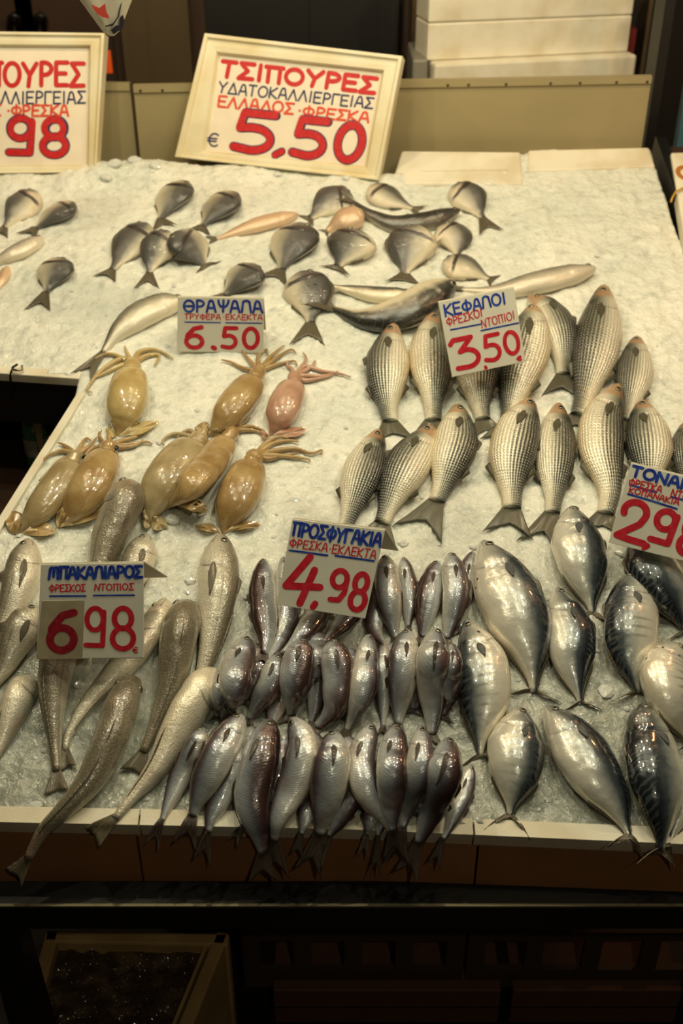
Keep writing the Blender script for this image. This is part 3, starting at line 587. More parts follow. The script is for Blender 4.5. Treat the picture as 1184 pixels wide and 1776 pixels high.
# ------------------------------------------------------------------ fish
def pchip(x, y, xi):
    x, y = np.asarray(x, float), np.asarray(y, float); h = np.diff(x); dl = np.diff(y) / h; n = len(x); d = np.zeros(n)
    for i in range(1, n - 1):
        if dl[i - 1] * dl[i] > 0:
            w1, w2 = 2 * h[i] + h[i - 1], h[i] + 2 * h[i - 1]; d[i] = (w1 + w2) / (w1 / dl[i - 1] + w2 / dl[i])
    d[0], d[-1] = dl[0], dl[-1]
    k = np.clip(np.searchsorted(x, xi, side='right') - 1, 0, n - 2); t = (xi - x[k]) / h[k]
    return (2 * t**3 - 3 * t**2 + 1) * y[k] + (t**3 - 2 * t**2 + t) * h[k] * d[k] + (-2 * t**3 + 3 * t**2) * y[k + 1] + (t**3 - t**2) * h[k] * d[k + 1]
def spline(P, n):
    P = np.asarray(P, float); Q = np.concatenate([[2 * P[0] - P[1]], P, [2 * P[-1] - P[-2]]])
    L = np.concatenate([[0], np.cumsum(np.linalg.norm(np.diff(P, axis=0), axis=1))]); o = []
    for l in np.linspace(0, L[-1], n):
        i = min(max(int(np.searchsorted(L, l, side='right')) - 1, 0), len(P) - 2); t = (l - L[i]) / (L[i + 1] - L[i] + 1e-12)
        a, b, c, d = Q[i:i + 4]; o.append(.5 * (2 * b + (c - a) * t + (2 * a - 5 * b + 4 * c - d) * t * t + (3 * b - a - 3 * c + d) * t**3))
    return np.array(o)
PROF = {  # s, back, belly
    'mullet': [(0, 0, 0), (.02, .2, .2), (.06, .38, .38), (.12, .54, .54), (.2, .72, .74), (.3, .89, .93), (.43, 1, 1.04), (.55, .98, 1), (.67, .84, .82), (.79, .6, .56), (.9, .42, .39), (1, .36, .35)],
    'whiting': [(0, 0, 0), (.02, .26, .26), (.05, .44, .44), (.11, .68, .68), (.2, .86, .88), (.34, 1, 1), (.55, 1, 1), (.7, .86, .85), (.83, .62, .6), (.93, .4, .38), (1, .28, .27)],
    'hake': [(0, 0, 0), (.015, .28, .28), (.05, .52, .52), (.12, .8, .82), (.22, .98, 1), (.32, 1, 1.02), (.45, .88, .9), (.6, .68, .66), (.75, .46, .44), (.88, .29, .27), (1, .19, .18)],
    'tuna': [(0, 0, 0), (.02, .13, .15), (.07, .32, .36), (.15, .57, .62), (.27, .84, .9), (.42, 1, 1.04), (.57, .96, .99), (.71, .75, .76), (.83, .44, .44), (.93, .18, .18), (1, .1, .1)],
    'bream': [(0, 0, 0), (.03, .3, .24), (.1, .66, .58), (.2, .92, .86), (.34, 1.02, 1), (.5, .96, .95), (.66, .7, .68), (.82, .38, .36), (.93, .22, .2), (1, .2, .18)],
    'slim': [(0, 0, 0), (.03, .26, .26), (.1, .6, .6), (.22, .92, .92), (.36, 1, 1), (.55, .92, .92), (.72, .66, .64), (.87, .36, .34), (1, .18, .18)]}
RAT = {'mullet': .62, 'whiting': .72, 'hake': .8, 'tuna': .68, 'bream': .42, 'slim': .68}
FISH = {  # profile, name, category, skin, fin, eye s, eye angle, pectoral s, tail length (of body), tail span (of width), fork
    'mullet': ('mullet', 'grey_mullet', 'fish', 'mullet', 'mullet_fin', .09, 76, .235, .20, 1.0, .42),
    'whiting': ('whiting', 'blue_whiting', 'fish', 'whiting', 'whiting_fin', .075, 74, .235, .15, .75, .4),
    'hake': ('hake', 'hake', 'fish', 'hake', 'hake_fin', .08, 62, .25, .12, .55, .15),
    'tuna': ('tuna', 'bullet_tuna', 'fish', 'tuna', 'tuna_fin', .08, 80, .27, .07, .8, .75),
    'bream': ('bream', 'sea_bream', 'fish', 'bream', 'bream_fin', .10, 55, .28, .16, .7, .4),
    'mackerel': ('slim', 'mackerel', 'fish', 'dark_mackerel_skin', 'bream_fin', .07, 60, .24, .12, .7, .55),
    'dark': ('slim', 'dark_slim_fish', 'fish', 'black_fish_skin', 'bream_fin', .06, 60, .22, .12, .7, .5),
    'pale': ('slim', 'pale_slim_fish', 'fish', 'pale_grey_fish_skin', 'bream_fin', .06, 60, .22, .12, .6, .4),
    'pink': ('slim', 'pink_slim_fish', 'fish', 'pinkish_fish_skin', 'bream_fin', .06, 60, .22, .12, .6, .4),
    'silver': ('slim', 'silver_fish', 'fish', 'silver_grey_skin', 'bream_fin', .06, 58, .24, .14, .7, .4)}
UP = np.array([0, 0, 1.0]); ANG = np.arange(32) * 2 * math.pi / 32
def nrmz(a): return a / (np.linalg.norm(a, axis=-1, keepdims=True) + 1e-12)
def fish(kind, pts, width, side, tail, roll, label, group, lift=0.0, fat=None, pec=True, eye=True, fins=True, fork=None, span=None):
    pk, name, cat, sk, fk, es, ea, ps, tl, tsp, fkd = FISH[kind]
    pts = [tuple(map(float, p.split(','))) for p in pts.split()] if isinstance(pts, str) else pts
    px = spline(pts, 34); w = np.full(34, .02); rho = R(roll); T_ = fat or RAT[pk]
    prof = np.array(PROF[pk]); ss = np.linspace(0, 1, 34)
    for it in range(5):
        C = at(px[:, 0], px[:, 1], w)
        L = np.concatenate([[0], np.cumsum(np.linalg.norm(np.diff(C, axis=0), axis=1))]); s = L / L[-1]
        t = nrmz(np.gradient(C, axis=0)); up0 = nrmz(UP - (t @ UP)[:, None] * t); lat = np.cross(t, up0)
        q0, z = proj(C); dpx = proj(C + lat * .001)[0] - q0
        k = 17; axis_ = {'L': dpx[k, 0] < 0, 'R': dpx[k, 0] > 0, 'U': dpx[k, 1] < 0, 'D': dpx[k, 1] > 0}[side]
        sg = 1 if axis_ else -1
        lat = lat * sg
        tp = nrmz(np.gradient(px, axis=0)); npx = np.stack([-tp[:, 1], tp[:, 0]], 1)
        kd = np.abs(((proj(C + lat * .001)[0] - q0) * npx).sum(1)) * 1000; kn = np.abs(((proj(C + up0 * .001)[0] - q0) * npx).sum(1)) * 1000
        hd_ = math.hypot(math.cos(rho), T_ * math.sin(rho)); hn_ = math.hypot(math.sin(rho), T_ * math.cos(rho))
        m_ = slice(8, 22); D = .5 * width / float(np.mean(np.hypot(kd[m_] * hd_, kn[m_] * hn_)))
        r_ = D * (pchip(prof[:, 0], prof[:, 1], s) + pchip(prof[:, 0], prof[:, 2], s)) / 2
        req = np.full(34, -1.0)
        for j in np.linspace(-.72, .72, 9):
            p = C + lat * (j * r_ * hd_)[:, None]
            req = np.maximum(req, hget(p[:, 0], p[:, 1]) + r_ * hn_ * math.sqrt(1 - j * j) * .93)
        req -= .003
        wn = req.copy()
        for _ in range(40):
            g_ = wn.copy(); g_[1:-1] = (wn[:-2] + 2 * wn[1:-1] + wn[2:]) / 4; wn = np.maximum(req - .003, g_)
        wn = np.convolve(np.pad(wn, 3, mode='edge'), np.ones(7) / 7, 'valid')
        if abs(roll) < 50:                    # a stiff head: the nose does not sag onto the ice
            k0 = 10; wn[:k0] = np.maximum(wn[:k0], wn[k0] * (1 - .12 * (k0 - np.arange(k0)) / k0))
        if pk == 'bream':                     # stiff flat body
            cf = np.polyfit(s, wn, 1); ln_ = np.polyval(cf, s); wn = ln_ + .25 * (wn - ln_)
        w = np.clip(wn + lift, -.25, .12)
    # deposit on the pile
    fsx = np.linspace(0, 1, 160); Cd = np.stack([np.interp(fsx, s, C[:, i]) for i in range(3)], 1); ld = np.stack([np.interp(fsx, s, lat[:, i]) for i in range(3)], 1); rd = np.interp(fsx, s, r_)
    for j in np.linspace(-.95, .95, 25):
        p = Cd + ld * (j * rd * hd_)[:, None]; h = Cd[:, 2] + rd * hn_ * math.sqrt(1 - j * j)
        a = np.clip(((p[:, 0] - U0) / CELL).round().astype(int), 0, NU - 1); b = np.clip(((p[:, 1] - V0) / CELL).round().astype(int), 0, NV - 1)
        np.maximum.at(HM, (a, b), h)
    # body
    nS = 52; sv = np.linspace(0, 1, nS) ** 1.3
    f_ = lambda A, x: np.stack([np.interp(x, s, A[:, i]) for i in range(3)], -1)
    def frame(x):
        c = f_(C, x); tt = nrmz(f_(t, x)); u0 = nrmz(UP - (tt @ UP)[..., None] * tt); l0 = np.cross(tt, u0) * sg
        dv = l0 * math.cos(rho) + u0 * math.sin(rho); uu = -l0 * math.sin(rho) + u0 * math.cos(rho)
        return c, tt, dv, uu
    seed_ = random.random() * 50
    gill = {'mullet': .21, 'whiting': .2, 'hake': .22, 'tuna': .22, 'bream': .25}.get(pk, .2)
    def surf(x, an, off=0.0):
        x = np.atleast_1d(np.asarray(x, float)); an = np.atleast_1d(np.asarray(an, float)); x, an = np.broadcast_arrays(x, an)
        c, tt, dv, uu = frame(x)
        xb = np.clip(x, 0, 1); du = pchip(prof[:, 0], prof[:, 1], xb) * D; dl = pchip(prof[:, 0], prof[:, 2], xb) * D
        ca, sa = np.cos(an), np.sin(an); rr = np.where(ca > 0, du, dl); av = (du + dl) / 2
        tk = T_ * D * np.power(np.clip(av / D, 0, 2), .55 + .3 * np.clip((x - .3) / .4, 0, 1))
        ge = gill - .056 + .095 * np.abs(sa)
        g1 = .045 * np.clip((x - .1) / .08, 0, 1) * (x < ge) * (.25 + .75 * np.abs(sa)) - .05 * np.exp(-((x - ge - .006) / .012) ** 2) * np.abs(sa)
        mo = -.22 * np.exp(-((np.degrees(np.arccos(np.clip(ca, -1, 1))) - 112) / 10) ** 2) * np.clip(1 - x / .075, 0, 1)
        lump = .02 * np.sin(x * 17 + seed_) * np.sin(an * 2 + seed_)
        sc = 1 + g1 + mo + lump * (x > .25)
        return c + dv * ((rr * sc + off) * ca)[..., None] + uu * ((tk * sc + off) * sa)[..., None]
    V = []; UVs = []
    for x in sv[1:]:
        V.append(surf(np.full(32, x), ANG)); UVs += [(x, math.acos(max(-1, min(1, math.cos(a)))) / math.pi) for a in ANG]
    V = np.concatenate(V); cc = f_(C, sv[1:]).repeat(32, 0); sh = Vector((seed_, seed_ * 2, 3))
    amp = np.array([mnoise.noise(Vector(p) * 28 + sh) * .035 + mnoise.noise(Vector(p) * 75 + sh) * .022 for p in V])
    V = V + (V - cc) * (amp * np.clip(np.repeat(sv[1:], 32) * 6, 0, 1))[:, None]; nb = len(V)
    nose, end = frame(np.array([0.0]))[0], surf(np.full(32, 1.0), ANG).mean(0, keepdims=True)
    V = np.concatenate([V, nose, end]); UVs += [(0, .5), (1, .5)]
    F = [[i * 32 + k, i * 32 + (k + 1) % 32, (i + 1) * 32 + (k + 1) % 32, (i + 1) * 32 + k] for i in range(nS - 2) for k in range(32)]
    F += [[nb, (k + 1) % 32, k] for k in range(32)] + [[nb + 1, (nS - 2) * 32 + k, (nS - 2) * 32 + (k + 1) % 32] for k in range(32)]
    if sg < 0: F = [f[::-1] for f in F]
    mid = f_(C, np.array([.45]))[0] - [0, 0, D * hn_]
    rt = root(name, bw(mid), label, cat, group)
    mk('body', bw(V), F, M[sk], rt, True, UVs)
    # tail fin
    c1, t1, d1, u1 = [a[0] for a in frame(np.array([.985]))]
    rb = (prof[-1, 1] + prof[-1, 2]) / 2 * D
    if tail is not None:
        if isinstance(tail, str): tail = tuple(map(float, tail.split(',')))
        e = at(tail[0], tail[1], c1[2]); 
        for _ in range(3): e = at(tail[0], tail[1], float(hget(e[0:1], e[1:2])[0]) + .004 if e[1] > v_front(e[0]) else min(c1[2], float(hget(e[0:1], e[1:2])[0]) + .006))
        ax = e - c1
    else: ax = t1 * tl * L[-1]
    Lt = max(np.linalg.norm(ax), .012); ax = ax / Lt
    fo = fkd if fork is None else fork; sp_ = D * (tsp if span is None else span)
    dvf = nrmz(d1 - (d1 @ ax) * ax); nf = np.cross(ax, dvf); nf = nf if nf[2] > 0 else -nf
    if kind in ('mackerel', 'dark', 'pale', 'bream', 'mullet', 'silver', 'pink') or abs(roll) > 45:   # the fin itself lies flat
        lf = np.cross(ax, UP); lf = nrmz(lf); lf = lf if lf @ dvf > 0 else -lf; dvf = nrmz(lf * .85 + dvf * .15 * (1 if abs(roll) < 45 else 0)); nf = np.cross(ax, dvf); nf = nf if nf[2] > 0 else -nf
    m, n = 15, 8; V = []; UVs = []
    for ly in (1, -1):
        for a in range(n):
            r = a / (n - 1)
            for b in range(m):
                i = -1 + 2 * b / (m - 1); Li = Lt * (1 - fo * (1 - abs(i) ** 1.15)) * (1 - .04 * (b % 2) * (r > .9))
                hb, hs = rb * .95, sp_
                pos = c1 + ax * (Li * r) + dvf * i * (hb + (hs - hb) * r ** (.8 if kind == 'tuna' else 1.05)); pos[2] = max(pos[2], float(hget(pos[0:1], pos[1:2], HB)[0]) + .0025)
                th = .0011 * (1 - r) + .0004 + .0004 * (b % 2) * r
                V.append(pos + nf * (ly * th + .0015 * math.sin(i * 4 + seed_) * r * (1 + 2 * (kind == 'tuna')))); UVs.append((r, (i + 1) / 2))
    k0 = m * n; F = []
    for a in range(n - 1):
        for b in range(m - 1):
            q = [a * m + b, a * m + b + 1, (a + 1) * m + b + 1, (a + 1) * m + b]; F += [q, [k0 + x for x in q[::-1]]]
    for b in range(m - 1): F.append([(n - 1) * m + b, (n - 1) * m + b + 1, k0 + (n - 1) * m + b + 1, k0 + (n - 1) * m + b])
    for a in range(n - 1): F += [[a * m, (a + 1) * m, k0 + (a + 1) * m, k0 + a * m], [a * m + m - 1, k0 + a * m + m - 1, k0 + (a + 1) * m + m - 1, (a + 1) * m + m - 1]]
    mk('tail_fin', bw(np.array(V)), F, M[fk], rt, True, UVs)
    # which flank shows: angle pi/2 is the flank turned up
    if pec and pk != 'bream' and abs(roll) < 50:
        V = []; UVs = []; m, n = 7, 7; ln = {'mullet': .13, 'whiting': .16, 'hake': .2, 'tuna': .12, 'bream': .22}.get(pk, .1)
        a0 = {'mullet': 80, 'tuna': 84}.get(pk, 92) + random.uniform(-10, 10)
        for ly in (1, 0):
            for a in range(n):
                r = a / (n - 1)
                for b in range(m):
                    i = -1 + 2 * b / (m - 1); x = ps + r * ln
                    an = R(a0) + R({'mullet': 12, 'hake': 11}.get(pk, 9)) * (i * (.35 + .65 * math.sin(min(r / .35, 1) * 1.57) if r < .35 else 1 - .93 * ((r - .35) / .65) ** 1.3) + .6 * r)
                    V.append(surf(x, an, .0004 + ly * .0008 + .0014 * r)[0]); UVs.append((r, (i + 1) / 2))
        k0 = m * n; F = []
        for a in range(n - 1):
            for b in range(m - 1):
                q = [a * m + b, a * m + b + 1, (a + 1) * m + b + 1, (a + 1) * m + b]; F += [q, [k0 + x for x in q[::-1]]]
        for b in range(m - 1): F.append([(n - 1) * m + b, (n - 1) * m + b + 1, k0 + (n - 1) * m + b + 1, k0 + (n - 1) * m + b])
        for a in range(n - 1): F += [[a * m, (a + 1) * m, k0 + (a + 1) * m, k0 + a * m], [a * m + m - 1, k0 + a * m + m - 1, k0 + (a + 1) * m + m - 1, (a + 1) * m + m - 1]]
        mk('pectoral_fin', bw(np.array(V)), F, M['tuna_pectoral' if pk == 'tuna' else fk], rt, True, UVs)
    if fins:
        def keel(nm, s0, s1, an, h):
            V = []; UVs = []; n = 9
            for k in range(n):
                r = k / (n - 1); x = s0 + (s1 - s0) * r
                b = surf(x, an, -.001)[0]; hh = h * D * math.sin(min(1, r * 3.2) * 1.57) * (1 - .75 * r)
                tp_ = surf(min(x + .025, 1), an, hh)[0]; u_ = frame(np.array([x]))[3][0] * .0007
                V += [b + u_, b - u_, tp_ - u_ * .4, tp_ + u_ * .4]; UVs += [(0, r), (0, r), (1, r), (1, r)]
            F = [[4 * k, 4 * k + 4, 4 * k + 7, 4 * k + 3] for k in range(n - 1)] + [[4 * k + 1, 4 * k + 2, 4 * k + 6, 4 * k + 5] for k in range(n - 1)] + [[4 * k + 3, 4 * k + 7, 4 * k + 6, 4 * k + 2] for k in range(n - 1)]
            mk(nm, bw(np.array(V)), F, M[fk], rt, True, UVs)
        spec = {'mullet': [('dorsal_fin', .36, .46, 0, .22), ('dorsal_fin', .64, .74, 0, .26), ('anal_fin', .62, .72, math.pi, .3)],
                'whiting': [('dorsal_fin', .34, .45, 0, .2), ('dorsal_fin', .52, .64, 0, .18), ('anal_fin', .45, .7, math.pi, .16)],
                'hake': [('dorsal_fin', .28, .38, 0, .22), ('dorsal_fin', .44, .86, 0, .16), ('anal_fin', .46, .86, math.pi, .15)],
                'tuna': [('dorsal_fin', .3, .42, 0, .12), ('finlet_ridge', .66, .95, 0, .13), ('finlet_ridge', .66, .95, math.pi, .13)],
                'bream': [('dorsal_fin', .3, .78, 0, .12), ('anal_fin', .6, .8, math.pi, .13)]}.get(pk, [('dorsal_fin', .4, .52, 0, .2)])
        for a in spec: keel(*a)
    if eye:
        for an in ((R(ea), math.pi * 2 - R(ea)) if abs(roll) > 35 else (R(ea),)):
            p = surf(es, an)[0]; e1 = nrmz(surf(es + .01, an)[0] - p); e2 = surf(es, an + .05)[0] - p; nn_ = nrmz(np.cross(e1, e2)); cen = frame(np.array([es]))[0][0]
            if nn_ @ (p - cen) < 0: nn_ = -nn_
            e2 = np.cross(nn_, e1); re = D * {'tuna': .14, 'mullet': .15, 'hake': .18, 'bream': .13}.get(pk, .2)
            V = []; fm = []; F = []; n = 16
            for fr_, hh in ((1.0, -.1), (.92, .22), (.6, .36), (.55, .38), (.28, .46)):
                V += [p + re * (fr_ * (math.cos(k) * e1 + math.sin(k) * e2) + hh * nn_) for k in np.arange(n) * 2 * math.pi / n]
            V.append(p + re * .5 * nn_)
            for a in range(4):
                for k in range(n): F.append([a * n + k, a * n + (k + 1) % n, (a + 1) * n + (k + 1) % n, (a + 1) * n + k]); fm.append(1 if a >= 2 else 0)
            for k in range(n): F.append([4 * n + k, 4 * n + (k + 1) % n, 5 * n]); fm.append(1)
            mk('eye', bw(np.array(V)), F, None, rt, True, None, [M['eye_rim'], M['pupil']], fm)
    return rt
# ------------------------------------------------------------------ the catch: points run from nose to tail root
G = 'fish on the upper ice beside the price boards'
for a in [
 ('bream', '66,333 36,362 8,395', 46, 'L', '-4,410', 18, 'grey bream lying behind another under the cut off price board'),
 ('bream', '131,353 92,374 62,396', 44, 'D', '44,409', 12, 'dark bream with its nose towards the big board'),
 ('pale', '76,413 40,432 0,452 -28,468', 30, 'U', None, 0, 'long pale fish at the edge of the view on the upper ice'),
 ('pink', '14,462 4,484 -10,512', 20, 'L', None, 0, 'sliver of a pinkish fish cut off by the view under the long pale fish'),
 ('bream', '104,449 92,478 79,508', 62, 'R', '64,538', 8, 'lone grey bream with tail spread towards the dark gap'),
 ('bream', '322,316 298,344 277,380', 58, 'R', '286,396', 12, 'dark rounded bream below the price boards, nearer the orange tag of two'),
 ('bream', '413,337 384,356 350,392', 58, 'R', '342,404', 12, 'dark rounded bream directly below the middle of the big price board'),
 ('bream', '258,389 222,430 195,468', 55, 'L', '180,484', 10, 'grey bream leaning against the two plump ones, its tail fin on clear ice'),
 ('bream', '294,402 270,440 259,474', 56, 'L', '254,500', 10, 'bream with a forked dark tail beneath the plump open gilled one'),
 ('bream', '300,406 332,432 356,462', 66, 'D', None, 6, 'plump bream with open pale gills on top of the fork tailed bream'),
 ('pink', '517,372 450,389 374,415', 28, 'U', None, 0, 'long pinkish flat fish lying between the breams'),
 ('bream', '447,462 416,487 388,512', 62, 'R', '368,530', 10, 'bream resting right behind the squid price card'),
 ('bream', '525,390 503,430 487,468', 80, 'R', '470,489', 8, 'broad silver bream with a dark back beside the long pinkish fish'),
 ('bream', '614,345 576,352 538,378', 48, 'U', None, 20, 'dark bream half buried behind the black curved fish'),
 ('pink', '630,372 600,382 566,402', 44, 'U', None, 0, 'short pinkish brown fish crossed by the dark bream'),
 ('bream', '626,404 604,434 586,462', 80, 'L', None, 0, 'white bellied bream with a slit gill below the short pinkish fish'),
 ('bream', '640,324 672,344 716,362', 44, 'U', '734,366', 0, 'pale bream under the corner of the big price board behind the black curved fish'),
 ('dark', '799,364 745,383 690,390 645,374 612,350', 32, 'U', '584,336', 25, 'black curved slim fish with its tail up, lying over the breams'),
 ('bream', '781,326 812,345 836,378', 50, 'R', '852,404', 14, 'single grey bream on open ice, nearest the bare back corner'),
 ('bream', '760,396 786,415 792,442', 60, 'R', None, 0, 'pale bream tucked behind the one with the gill slit'),
 ('bream', '726,394 712,432 702,476', 86, 'L', '698,492', 0, 'large pale bream with a dark gill slit under the black curved fish'),
 ('bream', '766,456 806,466 848,484', 46, 'U', None, 0, 'small bream between the long grey fish and the large slit gilled bream'),
 ('pale', '1034,466 985,478 920,493 860,506 800,503', 42, 'U', None, 0, 'long pale grey fish pointing at the bare ice, behind the mullet card'),
 ('bream', '520,474 536,514 538,560', 84, 'R', '532,598', 6, 'upright silver bream with its tail towards the squid'),
 ('mackerel', '716,510 660,512 610,504 572,496', 30, 'U', '540,484', 0, 'thin dark fish lying under the large mackerel'),
 ('mackerel', '790,490 748,514 692,545 632,553 578,536', 62, 'D', '527,510', -6, 'large dark mackerel with a pale upper side touching the mullet card'),
 ('silver', '322,522 264,536 212,570 178,612', 48, 'L', '138,655', 6, 'slender silver fish hanging its tail over the dark gap beside the squid card')]:
    fish(*a, group=G, eye=a[0] != 'pink', pec=a[0] == 'bream')

G = 'grey mullets beside the 3,50 card'
for a in [
 ('mullet', '915,516 950,540 972,592 977,650', 64, 'R', '974,690', 10, 'dark mullet tucked behind the pale bellied one next to the mullet card'),
 ('mullet', '683,563 672,620 671,680 676,732', 74, 'L', '684,768', 2, 'yellowish mullet at the squid end of the back row'),
 ('mullet', '749,545 747,605 749,665 751,730', 74, 'R', '748,765', 2, 'mullet with its head against the edge of the mullet card'),
 ('mullet', '822,580 827,640 830,690 837,728', 72, 'R', '848,762', 4, 'mullet whose head is hidden beneath the mullet card'),
 ('mullet', '925,532 915,600 893,675 880,735', 78, 'L', '872,770', -4, 'pale bellied mullet just past the mullet card'),
 ('mullet', '1047,497 1041,557 1030,620 1015,680 1004,722', 82, 'L', '996,752', 6, 'tallest mullet with an orange brown snout out on the bare ice'),
 ('mullet', '1104,585 1101,632 1094,682 1085,730', 64, 'L', '1078,760', 0, 'short mullet at the bare ice end of the back row')]:
    fish(*a, group=G)
for a in [
 ('mullet', '658,747 634,806 614,866 598,916', 70, 'R', '588,948', 8, 'mullet of the front row at the squid end, tail behind the whiting card'),
 ('mullet', '750,741 712,796 684,853 662,908', 74, 'L', '650,945', 8, 'mullet of the front row lying second from the squid'),
 ('mullet', '794,704 790,766 773,823 757,870', 78, 'R', '722,930', 4, 'mullet of the front row with a wide dark fork tail on clear ice'),
 ('mullet', '919,694 896,755 885,818 888,882', 84, 'R', '880,930', 4, 'plump mullet of the front row with a broad fan tail above the tuna'),
 ('mullet', '968,701 964,770 961,832 958,890', 70, 'R', '930,950', 4, 'mullet of the front row whose tail slips beside the tuna head'),
 ('mullet', '1073,668 1046,726 1043,787 1056,850 1050,892', 80, 'R', '1040,930', 0, 'creamy bellied curved mullet beside the tuna card'),
 ('mullet', '1113,697 1123,757 1127,803 1126,860', 80, 'L', '1122,905', -2, 'mullet whose lower half is hidden by the tuna card'),
 ('mullet', '1188,735 1192,790 1192,850', 60, 'L', None, 0, 'mullet at the very edge of the view above the tuna card')]:
    fish(*a, group=G, span=1.15 if 'fork tail' in a[6] else None)
# ------------------------------------------------------------------ squid
def squid(mant, width, head, arms, fins, mat, fmat, label, eyes=()):
    P_ = spline(mant, 30); w = np.full(30, .02); ss = np.linspace(0, 1, 30)
    prof = pchip([0, .04, .15, .35, .55, .72, .86, 1], [.66, .8, .93, 1, .93, .7, .38, .06], ss)
    for it in range(4):
        C = at(P_[:, 0], P_[:, 1], w); t = nrmz(np.gradient(C, axis=0)); up0 = nrmz(UP - (t @ UP)[:, None] * t); lat = np.cross(t, up0)
        q0, z = proj(C); tp = nrmz(np.gradient(P_, axis=0)); npx = np.stack([-tp[:, 1], tp[:, 0]], 1)
        kd = np.abs(((proj(C + lat * .001)[0] - q0) * npx).sum(1)) * 1000; kn = np.abs(((proj(C + up0 * .001)[0] - q0) * npx).sum(1)) * 1000
        D = .5 * width / float(np.mean(np.hypot(kd[6:20], kn[6:20] * .72))); r = D * prof
        req = np.full(30, -1.0)
        for j in np.linspace(-.6, .6, 5):
            p = C + lat * (j * r)[:, None]; req = np.maximum(req, hget(p[:, 0], p[:, 1]) + .72 * r * .9)
        w = np.convolve(np.pad(req - .003, 4, mode='edge'), np.ones(9) / 9, 'valid')
    rt = root('squid', bw(C[12] - [0, 0, .72 * D]), label, 'squid', 'squid on the ice beside the 6,50 card')
    n = 28; V = []; UVs = []
    for i in range(30):
        for k in range(n):
            an = 2 * math.pi * k / n; V.append(C[i] + lat[i] * r[i] * math.cos(an) + up0[i] * .72 * r[i] * math.sin(an) * (1 + .05 * math.cos(an * 2)))
    # rim of the mantle turns inward
    for k in range(n):
        an = 2 * math.pi * k / n; V.append(C[0] + t[0] * .006 + lat[0] * r[0] * .8 * math.cos(an) + up0[0] * .55 * r[0] * math.sin(an))
    F = [[i * n + k, i * n + (k + 1) % n, (i + 1) * n + (k + 1) % n, (i + 1) * n + k] for i in range(29) for k in range(n)]
    F += [[30 * n + k, 30 * n + (k + 1) % n, (k + 1) % n, k] for k in range(n)] + [list(range(29 * n, 30 * n)), list(range(30 * n, 31 * n))[::-1]]
    mk('mantle', bw(np.array(V)), F, M[mat], rt)
    def dep(Cs, rs):
        for j in np.linspace(-.9, .9, 9):
            for c, rr in zip(Cs, rs):
                a = int(round((c[0] + j * rr - U0) / CELL)); b = int(round((c[1] - V0) / CELL))
                if 0 <= a < NU and 0 <= b < NV: HM[a, b] = max(HM[a, b], c[2] + rr * math.sqrt(1 - j * j) * .72)
    f2 = np.linspace(0, 29, 110)
    Cf = np.stack([np.interp(f2, range(30), C[:, i]) for i in range(3)], 1); dep(Cf, np.interp(f2, range(30), r))
    # head
    hx, hy = head; mx, my = mant[0]; hw = max(float(w[0]) * .95, .008)
    Hc = [at(mx * (1 - s) + hx * s, my * (1 - s) + hy * s, hw) for s in np.linspace(-.15, 1, 9)]
    hr = r[0] * np.array([.55, .66, .7, .68, .66, .68, .66, .56, .34])
    MB().tube(np.array([bw(h) for h in Hc]), hr, 16).build('head', M[mat], rt, True)
    for s_ in eyes:
        e = at(head[0] * .55 + mx * .45 + s_ * width * .30, head[1] * .55 + my * .45, hw + .004)
        MB().lathe(bw(e), [(.0005, -.004), (.004, -.002), (.0055, .001), (.004, .0035), (.001, .0045)], 14, EN).build('eye', M['pupil'], rt, True)
    for k, arm in enumerate(arms):
        pts = [(mx * .25 + hx * .75, my * .25 + hy * .75)] + list(arm); q = spline(pts, 22); ww = np.full(22, .012)
        for _ in range(3):
            a_ = at(q[:, 0], q[:, 1], ww); ww = np.maximum(hget(a_[:, 0], a_[:, 1]), -.02) + .005; ww[0] = hw; ww = np.convolve(np.pad(ww, 2, mode='edge'), np.ones(5) / 5, 'valid')
        rr = np.linspace(.0062, .0013, 22) * (width / 70) ** .5
        MB().tube(bw(at(q[:, 0], q[:, 1], ww)), rr, 9).build('arm', M[fmat], rt, True)
    for fpts in fins:                          # a fin: attached edge then free edge, as points round its outline
        ring = spline(list(fpts) + [fpts[0]], 25)[:-1]; cx = ring.mean(0); V = []; m = 6
        for ly in (1, -1):
            for a in range(m):
                s = a / (m - 1); pp = cx + (ring - cx) * s; b_ = at(pp[:, 0], pp[:, 1], .006); hh = np.maximum(hget(b_[:, 0], b_[:, 1]) * .5, .001) + .004 + ly * .0016 * (1 - s * s) + .003 * np.sin(np.arange(24) * .8) * s
                V.append(at(pp[:, 0], pp[:, 1], hh))
        V = np.concatenate(V); k0 = m * 24
        F = [[a * 24 + k, a * 24 + (k + 1) % 24, (a + 1) * 24 + (k + 1) % 24, (a + 1) * 24 + k] for a in range(m - 1) for k in range(24)]
        F += [[k0 + x for x in f[::-1]] for f in F] + [[(m - 1) * 24 + k, (m - 1) * 24 + (k + 1) % 24, k0 + (m - 1) * 24 + (k + 1) % 24, k0 + (m - 1) * 24 + k] for k in range(24)]
        mk('fin', bw(V), F, M[fmat], rt)
squid([(226, 648), (221, 690), (212, 730), (205, 756)], 72, (232, 628), [[(215, 622), (190, 632), (168, 650), (150, 676), (160, 680)], [(200, 616), (180, 615), (165, 622)], [(240, 612), (265, 606), (285, 612), (300, 622)], [(222, 615), (216, 600)], [(252, 618), (276, 616), (268, 634)], [(210, 634), (180, 648), (160, 656)]],
      [[(206, 755), (232, 735), (256, 730), (276, 732), (262, 744), (240, 754)], [(204, 756), (192, 738), (188, 730), (187, 745), (193, 760)]], 'pale_amber_squid', 'pale_amber_squid', 'large pale squid lying topmost with arms towards the silver fish tail')
